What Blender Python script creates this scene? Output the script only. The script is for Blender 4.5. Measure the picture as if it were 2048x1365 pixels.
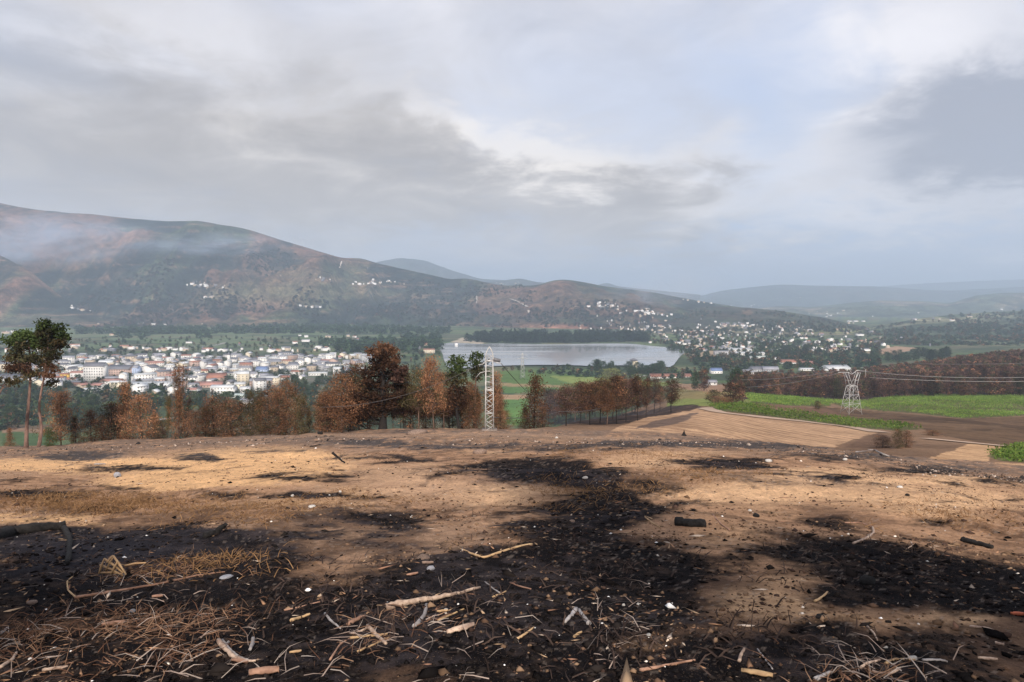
import bpy, math, random
import numpy as np
from mathutils import Vector, Matrix
from mathutils.bvhtree import BVHTree

scene = bpy.context.scene
for o in list(bpy.data.objects):
    bpy.data.objects.remove(o)

# ------------------------------------------------------------------ camera, light, sky
F = 1479.0
HORIZON = 605.0
ZC = 1.6
PITCH = math.atan((682.5 - HORIZON) / F)
cd = bpy.data.cameras.new('camera')
cam = bpy.data.objects.new('camera', cd)
scene.collection.objects.link(cam)
cam.location = (0, 0, ZC)
cam.rotation_euler = (math.pi / 2 - PITCH, 0, 0)
cd.sensor_width = 36.0
cd.lens = 36.0 * F / 2048.0
cd.clip_start = 0.1
cd.clip_end = 60000
scene.camera = cam

SUN_EL = math.radians(34)
SUN_AZ = math.radians(174)          # compass bearing of the sun; the camera looks along +Y (0 degrees)
sd = bpy.data.lights.new('sun', 'SUN')
sd.energy = 5.0
sd.angle = math.radians(1.2)
sd.color = (1.0, 0.9, 0.78)
sun = bpy.data.objects.new('sun', sd)
scene.collection.objects.link(sun)
sdir = Vector((math.sin(SUN_AZ) * math.cos(SUN_EL), math.cos(SUN_AZ) * math.cos(SUN_EL), math.sin(SUN_EL)))
sun.rotation_euler = sdir.to_track_quat('Z', 'Y').to_euler()
scene.view_settings.view_transform = 'Standard'
scene.view_settings.look = 'None'
scene.view_settings.exposure = 0.1
scene.view_settings.gamma = 1.0
scene.view_settings.use_curve_mapping = False
scene.cycles.use_denoising = True
scene.cycles.max_bounces = 6
scene.cycles.volume_bounces = 1
scene.cycles.transparent_max_bounces = 12
HAZE_DENSITY = 1.35e-4


class NT:
    """small helper for building node trees"""
    def __init__(self, tree):
        self.t = tree
        tree.nodes.clear()

    def n(self, kind, **kw):
        nd = self.t.nodes.new(kind)
        for k, v in kw.items():
            setattr(nd, k, v)
        return nd

    def l(self, a, b):
        self.t.links.new(a, b)

    def put(self, sock, v):
        if isinstance(v, bpy.types.NodeSocket):
            self.l(v, sock)
        else:
            sock.default_value = v

    def m(self, op, a, b=0.0, c=0.0, clamp=False):
        nd = self.n('ShaderNodeMath', operation=op)
        nd.use_clamp = clamp
        self.put(nd.inputs[0], a)
        self.put(nd.inputs[1], b)
        if op in ('MULTIPLY_ADD', 'SMOOTH_MIN'):
            self.put(nd.inputs[2], c)
        return nd.outputs[0]

    def noise(self, vec, scale, detail=5.0, rough=0.55, dist=0.0):
        nd = self.n('ShaderNodeTexNoise')
        if vec is not None:
            self.l(vec, nd.inputs['Vector'])
        nd.inputs['Scale'].default_value = scale
        nd.inputs['Detail'].default_value = detail
        nd.inputs['Roughness'].default_value = rough
        nd.inputs['Distortion'].default_value = dist
        return nd.outputs[0]

    def mix(self, fac, a, b, mode='MIX'):
        nd = self.n('ShaderNodeMix', data_type='RGBA', blend_type=mode)
        self.put(nd.inputs[0], fac)
        self.put(nd.inputs[6], a if isinstance(a, bpy.types.NodeSocket) else (*a, 1)[:4])
        self.put(nd.inputs[7], b if isinstance(b, bpy.types.NodeSocket) else (*b, 1)[:4])
        return nd.outputs[2]

    def rng(self, v, a, b, c=0.0, d=1.0, smooth=True):
        nd = self.n('ShaderNodeMapRange', interpolation_type='SMOOTHSTEP' if smooth else 'LINEAR')
        self.put(nd.inputs[0], v)
        for i, x in enumerate((a, b, c, d)):
            nd.inputs[1 + i].default_value = x
        return nd.outputs[0]


world = bpy.data.worlds.new('World')
scene.world = world
world.use_nodes = True
W = NT(world.node_tree)
tc = W.n('ShaderNodeTexCoord')
sep = W.n('ShaderNodeSeparateXYZ')
W.l(tc.outputs['Generated'], sep.inputs[0])
dx, dy, dz = sep.outputs
AZ = W.m('ARCTAN2', dx, dy)
EL = W.m('ARCSINE', dz)
# cloud deck coordinates: a flat layer overhead, so that the clouds flatten towards the horizon
den = W.m('ADD', W.m('MAXIMUM', dz, 0.0), 0.22)
cmb = W.n('ShaderNodeCombineXYZ')
W.put(cmb.inputs[0], W.m('DIVIDE', dx, den))
W.put(cmb.inputs[1], W.m('DIVIDE', dy, den))
W.put(cmb.inputs[2], 0.3)
deck = cmb.outputs[0]
big = W.noise(deck, 0.95, 4.0, 0.5, 0.4)
med = W.noise(deck, 2.4, 6.0, 0.55, 0.6)
fine = W.noise(deck, 5.5, 6.0, 0.6, 0.3)
wa = W.m('MULTIPLY', W.m('SUBTRACT', med, 0.5), 0.27)
wb = W.m('MULTIPLY', W.m('SUBTRACT', fine, 0.5), 0.13)
AZw = W.m('ADD', AZ, wa)
ELw = W.m('ADD', W.m('ADD', EL, wb), W.m('MULTIPLY', wa, 0.35))


def row_t(row):
    b = -(row - 682.5) / F
    return (math.sin(PITCH) - b * math.cos(PITCH)) / (math.cos(PITCH) + b * math.sin(PITCH))


def blob(px, row, wpx, hpx, amp, rot=0.0):
    a0 = math.atan((px - 1024) / F)
    e0 = -math.atan(row_t(row) * math.cos(a0))
    x = W.m('SUBTRACT', AZw, a0)
    y = W.m('SUBTRACT', ELw, e0)
    c, s = math.cos(rot), math.sin(rot)
    xr = W.m('ADD', W.m('MULTIPLY', x, c * F / wpx), W.m('MULTIPLY', y, s * F / wpx))
    yr = W.m('ADD', W.m('MULTIPLY', x, -s * F / hpx), W.m('MULTIPLY', y, c * F / hpx))
    r2 = W.m('ADD', W.m('MULTIPLY', xr, xr), W.m('MULTIPLY', yr, yr))
    return W.m('MULTIPLY', W.m('EXPONENT', W.m('MULTIPLY', r2, -1.0)), amp)


def addall(base, lst):
    for x in lst:
        base = W.m('ADD', base, x)
    return base


nish = W.n('ShaderNodeTexSky', sky_type='NISHITA')
nish.sun_disc = False
nish.sun_elevation = SUN_EL
nish.sun_rotation = SUN_AZ
nish.air_density = 1.4
nish.dust_density = 2.0
blue = W.mix(1.0, nish.outputs[0], (0.10, 0.10, 0.10), 'MULTIPLY')
blue = W.mix(0.7, blue, (0.60, 0.70, 0.98))
# coverage: how much cloud or smoke stands before the blue
cov = addall(W.rng(big, 0.36, 0.62, 0.55, 1.0), [
    blob(1700, 525, 420, 62, -0.95), blob(1610, 130, 170, 150, -0.6, 0.6), blob(1130, 110, 300, 130, -0.15),
    blob(1740, 420, 120, 30, -0.25), blob(1930, 190, 190, 170, 0.7), blob(1800, 40, 160, 90, 0.5), blob(500, 300, 620, 200, 0.5),
    blob(1250, 430, 330, 130, 0.35)])
cov = W.m('ADD', cov, W.m('MULTIPLY', W.m('SUBTRACT', fine, 0.5), 0.25), clamp=True)
cov = W.m('MULTIPLY', cov, 0.92)
# light and dark within the cloud
lum = addall(W.m('ADD', W.m('MULTIPLY', W.m('SUBTRACT', med, 0.5), 0.80), W.m('ADD', 0.50, W.m('MULTIPLY', W.m('SUBTRACT', fine, 0.5), 0.20))), [
    blob(1060, 295, 150, 55, 0.62, -0.25), blob(880, 235, 170, 30, 0.22, -0.3), blob(1960, 265, 140, 95, -0.95), blob(1790, 90, 150, 90, 0.45),
    blob(1350, 320, 330, 45, 0.28), blob(1900, 400, 230, 45, 0.20), blob(150, 260, 460, 180, -0.36),
    blob(850, 370, 350, 95, -0.34), blob(1200, 400, 110, 60, -0.15), blob(1320, 490, 150, 100, -0.28), blob(560, 250, 120, 60, 0.12), blob(300, 60, 260, 60, 0.16), blob(1560, 430, 200, 60, 0.12)])
warm = addall(W.m('MULTIPLY', W.m('SUBTRACT', big, 0.5), 0.8), [
    blob(250, 260, 560, 200, 0.8), blob(900, 350, 440, 120, 0.95), blob(1320, 480, 260, 130, 0.8), blob(1080, 290, 160, 60, 0.4), blob(1850, 80, 230, 120, 0.2)])
warm = W.m('MULTIPLY', warm, 1.0, clamp=True)
dark = W.mix(warm, (0.38, 0.395, 0.46), (0.43, 0.385, 0.35))
light = W.mix(warm, (0.97, 0.95, 0.99), (1.08, 0.99, 0.90))
lum = W.rng(lum, -0.10, 1.02)
cloud = W.mix(lum, dark, light)
sky = W.mix(cov, blue, cloud)
# below the horizon, hidden by terrain: the same pale haze colour as the skyline
sky = W.mix(W.rng(dz, -0.12, -0.02), (0.25, 0.24, 0.23), sky)
bg = W.n('ShaderNodeBackground')
W.l(sky, bg.inputs[0])
bg.inputs[1].default_value = 1.0
wo = W.n('ShaderNodeOutputWorld')
W.l(bg.outputs[0], wo.inputs[0])

# ------------------------------------------------------------------ helpers
rs = np.random.RandomState(7)
random.seed(7)
COL = scene.collection


def _hash(ix, iy, seed):
    h = (ix.astype(np.int64) * 374761393 + iy.astype(np.int64) * 668265263 + seed * 1442695040888963407 % (1 << 31)) & 0xffffffff
    h = ((h ^ (h >> 13)) * 1274126177) & 0xffffffff
    h = h ^ (h >> 16)
    return (h & 0xffff) / 65535.0


def vn(x, y, seed=0):
    x = np.asarray(x, float); y = np.asarray(y, float)
    ix = np.floor(x); iy = np.floor(y)
    fx = x - ix; fy = y - iy
    fx = fx * fx * fx * (fx * (fx * 6 - 15) + 10); fy = fy * fy * fy * (fy * (fy * 6 - 15) + 10)
    a = _hash(ix, iy, seed); b = _hash(ix + 1, iy, seed); c = _hash(ix, iy + 1, seed); d = _hash(ix + 1, iy + 1, seed)
    return (a * (1 - fx) + b * fx) * (1 - fy) + (c * (1 - fx) + d * fx) * fy


def fbm(x, y, oct=4, seed=0, gain=0.5):
    s = 0.0; amp = 1.0; tot = 0.0
    for i in range(oct):
        s = s + amp * (vn(x, y, seed + i * 17) - 0.5) * 2
        tot += amp
        x = x * 2.03 + 13.7; y = y * 2.03 - 7.1
        amp *= gain
    return s / tot


def ridged(x, y, oct=4, seed=0):
    s = 0.0; amp = 1.0; tot = 0.0
    for i in range(oct):
        s = s + amp * (1 - np.abs(2 * vn(x, y, seed + i * 31) - 1)) ** 1.5
        tot += amp
        x = x * 2.1 + 3.7; y = y * 2.1 + 9.1
        amp *= 0.5
    return s / tot


def sst(a, b, x):
    t = np.clip((x - a) / (b - a), 0, 1)
    return t * t * (3 - 2 * t)


def mk_mesh(name, V, faces, mats=(), smooth=False, col=None, mat_idx=None):
    """faces: array (N,3) or (N,4), or list of such arrays"""
    V = np.ascontiguousarray(V, dtype=np.float32).reshape(-1, 3)
    if not isinstance(faces, (list, tuple)):
        faces = [faces]
    faces = [np.asarray(f, dtype=np.int32) for f in faces if len(f)]
    loops = np.concatenate([f.ravel() for f in faces])
    sizes = np.concatenate([np.full(len(f), f.shape[1], dtype=np.int32) for f in faces])
    starts = np.concatenate([[0], np.cumsum(sizes)[:-1]]).astype(np.int32)
    me = bpy.data.meshes.new(name)
    me.vertices.add(len(V)); me.vertices.foreach_set('co', V.ravel())
    me.loops.add(len(loops)); me.loops.foreach_set('vertex_index', loops)
    me.polygons.add(len(sizes)); me.polygons.foreach_set('loop_start', starts)
    try:
        me.polygons.foreach_set('loop_total', sizes)
    except Exception:
        pass
    if smooth:
        me.polygons.foreach_set('use_smooth', np.ones(len(sizes), dtype=bool))
    if mat_idx is not None:
        me.polygons.foreach_set('material_index', np.asarray(mat_idx, dtype=np.int32))
    if col is not None:
        c = np.ones((len(V), 4), dtype=np.float32)
        c[:, :3] = col
        at = me.attributes.new('col', 'FLOAT_COLOR', 'POINT')
        at.data.foreach_set('color', c.ravel())
    for m in mats:
        me.materials.append(m)
    me.update(calc_edges=True)
    me.validate()
    return me


def link(name, me, parent=None, loc=None, rot=None, scale=None):
    o = bpy.data.objects.new(name, me)
    COL.objects.link(o)
    if parent is not None:
        o.parent = parent
    if loc is not None:
        o.location = loc
    if rot is not None:
        o.rotation_euler = rot
    if scale is not None:
        o.scale = scale if hasattr(scale, '__len__') else (scale,) * 3
    return o


def tag(o, label=None, cat=None, group=None, kind=None):
    if label: o['label'] = label
    if cat: o['category'] = cat
    if group: o['group'] = group
    if kind: o['kind'] = kind
    return o


def thing(name, label, cat, loc=(0, 0, 0), rotz=0.0, group=None):
    o = bpy.data.objects.new(name, None)
    COL.objects.link(o)
    o.empty_display_size = 0.5
    o.location = loc
    o.rotation_euler = (0, 0, rotz)
    return tag(o, label, cat, group)


def grid_faces(nr, nc):
    i = np.arange((nr - 1) * (nc - 1))
    r = i // (nc - 1); c = i % (nc - 1)
    a = r * nc + c
    return np.stack([a, a + 1, a + nc + 1, a + nc], axis=1)


class MB:
    """collects simple solids as one mesh"""
    def __init__(s):
        s.V = []; s.T = []; s.Q = []; s.n = 0

    def add(s, V, T=(), Q=()):
        V = np.asarray(V, float)
        s.V.append(V)
        if len(T): s.T.append(np.asarray(T, int) + s.n)
        if len(Q): s.Q.append(np.asarray(Q, int) + s.n)
        s.n += len(V)
        return s

    def box(s, x0, x1, y0, y1, z0, z1):
        V = [(x, y, z) for z in (z0, z1) for y in (y0, y1) for x in (x0, x1)]
        return s.add(V, Q=[(0, 2, 3, 1), (4, 5, 7, 6), (0, 1, 5, 4), (2, 6, 7, 3), (0, 4, 6, 2), (1, 3, 7, 5)])

    def tube(s, P, R, k=6, cap=True):
        P = np.asarray(P, float); n = len(P)
        R = np.full(n, R, float) if not hasattr(R, '__len__') else np.asarray(R, float)
        T = np.gradient(P, axis=0); T /= np.linalg.norm(T, axis=1)[:, None] + 1e-9
        ref = np.array([0, 0, 1.0]) if abs(T[0][2]) < 0.9 else np.array([1.0, 0, 0])
        V = []
        for i in range(n):
            a = np.cross(T[i], ref); a /= np.linalg.norm(a) + 1e-9
            b = np.cross(T[i], a)
            for j in range(k):
                an = 2 * math.pi * j / k
                V.append(P[i] + R[i] * (a * math.cos(an) + b * math.sin(an)))
        Q = []
        for i in range(n - 1):
            for j in range(k):
                j2 = (j + 1) % k
                Q.append((i * k + j, i * k + j2, (i + 1) * k + j2, (i + 1) * k + j))
        T3 = []
        if cap:
            V.append(P[0]); V.append(P[-1])
            c0 = n * k; c1 = c0 + 1
            for j in range(k):
                j2 = (j + 1) % k
                T3.append((c0, j2, j)); T3.append((c1, (n - 1) * k + j, (n - 1) * k + j2))
        return s.add(V, T3, Q)

    def mesh(s, name, mats, smooth=False, col=None):
        F_ = []
        if s.Q: F_.append(np.concatenate(s.Q))
        if s.T: F_.append(np.concatenate(s.T))
        return mk_mesh(name, np.concatenate(s.V), F_, mats if isinstance(mats, (list, tuple)) else [mats], smooth, col)

    def build(s, name, mats, parent=None, smooth=False, loc=None, rot=None, scale=None):
        return link(name, s.mesh(name, mats, smooth), parent, loc, rot, scale)


# ------------------------------------------------------------------ materials
def mat_basic(name, c1, c2=None, scale=5.0, rough=0.85, bump=0.0, bscale=None, stretch=None, metallic=0.0, trans=0.0):
    m = bpy.data.materials.new(name)
    m.use_nodes = True
    N = NT(m.node_tree)
    t = N.n('ShaderNodeTexCoord')
    vec = t.outputs['Object']
    if stretch:
        mp = N.n('ShaderNodeMapping'); mp.inputs['Scale'].default_value = stretch
        N.l(vec, mp.inputs[0]); vec = mp.outputs[0]
    nz = N.noise(vec, scale, 5.0, 0.6)
    oi = N.n('ShaderNodeObjectInfo')
    col = N.mix(N.rng(nz, 0.35, 0.65), c1, c2 if c2 else tuple(x * 0.7 for x in c1))
    val = N.m('ADD', 0.85, N.m('MULTIPLY', oi.outputs['Random'], 0.3))
    hv = N.n('ShaderNodeHueSaturation')
    N.l(val, hv.inputs['Value']); N.l(col, hv.inputs['Color'])
    b = N.n('ShaderNodeBsdfPrincipled')
    N.l(hv.outputs[0], b.inputs['Base Color'])
    b.inputs['Roughness'].default_value = rough
    b.inputs['Metallic'].default_value = metallic
    b.inputs['Specular IOR Level'].default_value = 0.3
    if bump:
        bp = N.n('ShaderNodeBump'); bp.inputs['Strength'].default_value = 0.8
        bp.inputs['Distance'].default_value = bump
        N.l(N.noise(vec, bscale or scale * 3, 6.0, 0.65), bp.inputs['Height'])
        N.l(bp.outputs[0], b.inputs['Normal'])
    o = N.n('ShaderNodeOutputMaterial')
    N.l(b.outputs[0], o.inputs[0])
    return m


def mat_attr(name, fine_scales=((1.0, 0.5),), bump=((1.0, 0.05),), speck=None, rough=0.95, furrow=None):
    """material whose base colour comes from the mesh's 'col' attribute, varied by fine noise"""
    m = bpy.data.materials.new(name)
    m.use_nodes = True
    N = NT(m.node_tree)
    a = N.n('ShaderNodeAttribute', attribute_name='col')
    t = N.n('ShaderNodeTexCoord')
    vec = t.outputs['Object']
    val = None
    for sc, amt in fine_scales:
        nz = N.noise(vec, sc, 6.0, 0.65)
        f = N.rng(nz, 0.30, 0.70, 1 - amt, 1 + amt, smooth=False)
        val = f if val is None else N.m('MULTIPLY', val, f)
    hv = N.n('ShaderNodeHueSaturation')
    N.l(val, hv.inputs['Value']); N.l(a.outputs['Color'], hv.inputs['Color'])
    col = hv.outputs[0]
    if speck:
        for (sc, thr, c, dens) in speck:
            vo = N.n('ShaderNodeTexVoronoi', feature='F1'); vo.inputs['Scale'].default_value = sc
            N.l(vec, vo.inputs['Vector'])
            pick = N.m('MULTIPLY', N.m('LESS_THAN', vo.outputs['Distance'], thr), N.m('GREATER_THAN', N.n_sep(vo.outputs['Color']), 1 - dens))
            col = N.mix(pick, col, c)
    b = N.n('ShaderNodeBsdfPrincipled')
    N.l(col, b.inputs['Base Color'])
    b.inputs['Roughness'].default_value = rough
    b.inputs['Specular IOR Level'].default_value = 0.04
    prev = None
    for sc, d in bump:
        bp = N.n('ShaderNodeBump'); bp.inputs['Strength'].default_value = 1.0
        bp.inputs['Distance'].default_value = d
        N.l(N.noise(vec, sc, 8.0, 0.7), bp.inputs['Height'])
        if prev: N.l(prev, bp.inputs['Normal'])
        prev = bp.outputs[0]
    if prev: N.l(prev, b.inputs['Normal'])
    o = N.n('ShaderNodeOutputMaterial')
    N.l(b.outputs[0], o.inputs[0])
    return m


def _sepx(self, sock):
    s = self.n('ShaderNodeSeparateXYZ'); self.l(sock, s.inputs[0]); return s.outputs[0]


NT.n_sep = _sepx


def mat_leaf(name, trans=0.3):
    m = bpy.data.materials.new(name)
    m.use_nodes = True
    N = NT(m.node_tree)
    a = N.n('ShaderNodeAttribute', attribute_name='col')
    oi = N.n('ShaderNodeObjectInfo')
    hv = N.n('ShaderNodeHueSaturation')
    N.l(N.m('ADD', 0.6, N.m('MULTIPLY', oi.outputs['Random'], 0.8)), hv.inputs['Value'])
    N.l(a.outputs['Color'], hv.inputs['Color'])
    d = N.n('ShaderNodeBsdfDiffuse'); N.l(hv.outputs[0], d.inputs[0])
    tr = N.n('ShaderNodeBsdfTranslucent'); N.l(hv.outputs[0], tr.inputs[0])
    mx = N.n('ShaderNodeMixShader'); mx.inputs[0].default_value = trans
    N.l(d.outputs[0], mx.inputs[1]); N.l(tr.outputs[0], mx.inputs[2])
    o = N.n('ShaderNodeOutputMaterial')
    N.l(mx.outputs[0], o.inputs[0])
    return m


M_leaf = mat_leaf('needles')
M_bark = mat_basic('pine_bark', (0.16, 0.10, 0.075), (0.07, 0.045, 0.035), 6, 0.9, 0.03)
M_barkred = mat_basic('pine_bark_red', (0.24, 0.15, 0.12), (0.12, 0.072, 0.058), 4, 0.9, 0.03, stretch=(1, 1, 0.3))
M_barkblack = mat_basic('charred_bark', (0.025, 0.02, 0.018), (0.012, 0.01, 0.01), 6, 0.9, 0.03)
M_char = mat_basic('charcoal', (0.007, 0.006, 0.006), (0.022, 0.019, 0.018), 14, 0.95, 0.03)
M_pale = mat_basic('pale_wood', (0.50, 0.37, 0.28), (0.24, 0.16, 0.12), 6, 0.75, 0.006, stretch=(3, 3, 3))
M_grey = mat_basic('weathered_wood', (0.36, 0.33, 0.32), (0.20, 0.175, 0.165), 9, 0.8, 0.006)
M_red = mat_basic('reddish_wood', (0.33, 0.19, 0.13), (0.17, 0.09, 0.06), 8, 0.8, 0.006)
M_yellow = mat_basic('straw_wood', (0.48, 0.32, 0.17), (0.28, 0.17, 0.09), 8, 0.8, 0.004)
M_brick = mat_basic('fired_clay', (0.50, 0.14, 0.07), (0.38, 0.10, 0.05), 20, 0.9, 0.004)
M_stonew = mat_basic('quartz_stone', (0.56, 0.53, 0.50), (0.36, 0.33, 0.30), 10, 0.8, 0.01)
M_stoneg = mat_basic('grey_stone', (0.36, 0.36, 0.40), (0.24, 0.24, 0.26), 8, 0.85, 0.02)
M_stoneb = mat_basic('brown_stone', (0.24, 0.17, 0.13), (0.15, 0.10, 0.08), 8, 0.85, 0.02)
M_steel = mat_basic('galvanised_steel', (0.54, 0.53, 0.52), (0.36, 0.35, 0.34), 3, 0.5)
M_steeld = mat_basic('dark_steel', (0.16, 0.16, 0.17), (0.12, 0.12, 0.13), 3, 0.5)
M_conc = mat_basic('concrete', (0.24, 0.19, 0.16), (0.15, 0.12, 0.10), 3, 0.9, 0.02)
M_wire = mat_basic('wire', (0.30, 0.29, 0.28), None, 3, 0.6)
M_glass = mat_basic('window_glass', (0.05, 0.06, 0.08), None, 3, 0.2)


# ------------------------------------------------------------------ terrain height
YN = np.array([25, 45, 60, 75, 90, 110, 160, 220, 330, 400, 450, 600, 800, 1000, 1400.])
TAB = {
    -900: [980, 930, 915, 903, 915, 950, 990, 992, 985, 965, 939, 855, 793, 755, 712],
    0: [957, 915, 902, 893, 905, 940, 985, 990, 985, 965, 939, 855, 793, 755, 712],
    400: [940, 898, 884, 876, 888, 925, 975, 988, 985, 965, 939, 855, 793, 755, 712],
    800: [925, 882, 868, 859, 870, 905, 960, 985, 985, 965, 939, 855, 793, 755, 712],
    1000: [920, 878, 864, 857, 862, 885, 935, 965, 975, 960, 939, 855, 793, 755, 712],
    1100: [920, 878, 864, 858, 855, 853, 850, 870, 905, 910, 900, 855, 793, 755, 712],
    1250: [922, 880, 868, 863, 858, 850, 833, 838, 848, 845, 840, 815, 785, 755, 712],
    1400: [925, 886, 876, 871, 862, 850, 822, 812, 797, 788, 780, 768, 760, 752, 712],
    1550: [930, 893, 885, 889, 891, 880, 845, 818, 800, 797, 797, 782, 765, 750, 712],
    1700: [938, 903, 903, 907, 905, 893, 858, 842, 828, 808, 800, 786, 768, 748, 712],
    1850: [950, 918, 918, 916, 905, 890, 868, 848, 822, 800, 798, 772, 745, 735, 712],
    2048: [970, 940, 936, 932, 918, 902, 880, 860, 828, 800, 797, 760, 722, 708, 706],
    2900: [1000, 965, 955, 945, 930, 910, 880, 860, 830, 800, 780, 740, 700, 690, 690],
}
cols = sorted(TAB)
U0, U1, NU = (-900 - 1024) / F, (2900 - 1024) / F, 160
LY0, LY1, NL = math.log(2.0), math.log(4000.0), 420
ug = np.linspace(U0, U1, NU)
lg = np.linspace(LY0, LY1, NL)
tt = np.zeros((len(cols), NL))
for i, c in enumerate(cols):
    tv = np.array([row_t(r) for r in TAB[c]])
    s = tv[0] - ZC / YN[0]
    Y = np.exp(lg)
    zz = np.interp(lg, np.log(YN), tv)
    hgt = ZC - zz * Y
    near = -s * Y
    hgt = np.where(Y < YN[0], near, hgt)
    vly = -100.0
    if c >= 2048:
        hend = ZC - tv[-1] * 1400
        hgt = np.where(Y > 1400, hend + (vly - hend) * np.clip((Y - 1400) / 500, 0, 1), hgt)
    else:
        hgt = np.where(Y > 1400, vly, hgt)
        hgt = np.where((Y > 1000) & (hgt > -130), hgt, hgt)
    tt[i] = hgt
uc = (np.array(cols) - 1024) / F
HT = np.zeros((NU, NL))
for j in range(NL):
    HT[:, j] = np.interp(ug, uc, tt[:, j])
ker = np.exp(-np.linspace(-2, 2, 9) ** 2); ker /= ker.sum()
pad = np.pad(HT, ((4, 4), (0, 0)), mode='edge')
HT = sum(ker[k] * pad[k:k + NU] for k in range(9))
ker2 = np.exp(-np.linspace(-2, 2, 7) ** 2); ker2 /= ker2.sum()
Ys = np.exp(lg)
RT = HT / Ys[None, :]
pad = np.pad(RT, ((0, 0), (3, 3)), mode='edge')
HT = sum(ker2[k] * pad[:, k:k + NL] for k in range(7)) * Ys[None, :]


def H(X, Y):
    X = np.asarray(X, float); Y = np.asarray(Y, float)
    Yc = np.maximum(Y, 6.0)
    u = np.clip(X / Yc, U0, U1 - 1e-6)
    l = np.clip(np.log(Yc), LY0, LY1 - 1e-6)
    fu = (u - U0) / (U1 - U0) * (NU - 1); fl = (l - LY0) / (LY1 - LY0) * (NL - 1)
    iu = np.minimum(fu.astype(int), NU - 2); il = np.minimum(fl.astype(int), NL - 2)
    a = fu - iu; b = fl - il
    h = (HT[iu, il] * (1 - a) + HT[iu + 1, il] * a) * (1 - b) + (HT[iu, il + 1] * (1 - a) + HT[iu + 1, il + 1] * a) * b
    h = np.where(Y < 6.0, h + (6.0 - np.maximum(Y, -5.0)) * 0.155 * np.where(Y > 0, 1, 1) , h)
    h = np.where(Y < -5.0, h + (-5.0 - Y) * 0.05, h)
    n = fbm(X / 4.5, Y / 4.5, 3, 3) * 0.30 * sst(3, 14, Y) + fbm(X / 1.3, Y / 1.3, 3, 5) * 0.06
    rough = 0.5 + 0.5 * sst(-0.1, 0.35, fbm(X / 2.2, Y / 2.2, 2, 91))
    n = n + (ridged(X / 0.38, Y / 0.38, 3, 9) - 0.5) * 0.040 * rough + fbm(X / 0.10, Y / 0.10, 2, 12) * 0.011 * rough
    near = 1 - sst(90, 130, Y)
    far = fbm(X / 30, Y / 30, 3, 21) * 0.9 * sst(100, 200, Y) * (1 - sst(420, 520, Y)) + fbm(X / 160, Y / 160, 2, 23) * 1.3 * sst(500, 900, Y) * (1 - sst(1150, 1250, Y))
    return h + n * near + far


def proj(X, Y, Z):
    """world -> photograph pixels (2048 x 1365)"""
    dz_ = Z - ZC
    f = Y * math.cos(PITCH) - dz_ * math.sin(PITCH)
    v = Y * math.sin(PITCH) + dz_ * math.cos(PITCH)
    return 1024 + F * X / f, 682.5 - F * v / f


_Ysamp = np.exp(np.linspace(math.log(3.0), math.log(3900), 5200))


def ray(px, row):
    a = (px - 1024) / F; b = -(row - 682.5) / F
    return a / (math.cos(PITCH) + b * math.sin(PITCH)), row_t(row)


def hit(px, row):
    """where the sight line through a pixel meets the near or middle ground"""
    u, t = ray(px, row)
    X = u * _Ysamp
    z = H(X, _Ysamp)
    zr = ZC - t * _Ysamp
    k = np.argmax(zr < z)
    if not (zr < z).any():
        k = len(_Ysamp) - 1
    Y = _Ysamp[k]
    return Vector((u * Y, Y, float(z[k])))


def at_depth(px, row, Y):
    u, t = ray(px, row)
    return Vector((u * Y, Y, ZC - t * Y))


def ground(x, y):
    return float(H(np.array([x]), np.array([y]))[0])


def poly_mask(U, V, P):
    inside = np.zeros(U.shape, bool)
    n = len(P)
    for i in range(n):
        x0, y0 = P[i]; x1, y1 = P[(i + 1) % n]
        if y0 == y1: continue
        c = ((y0 > V) != (y1 > V)) & (U < (x1 - x0) * (V - y0) / (y1 - y0) + x0)
        inside ^= c
    return inside


def ell(U, V, cx, cy, rx, ry, p=2.0):
    return np.exp(-(((U - cx) / rx) ** 2 + ((V - cy) / ry) ** 2) ** (p / 2))

# ------------------------------------------------------------------ near ground: burnt hilltop
def lerp(a, b, t):
    return a * (1 - t[..., None]) + np.asarray(b) * t[..., None]


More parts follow.
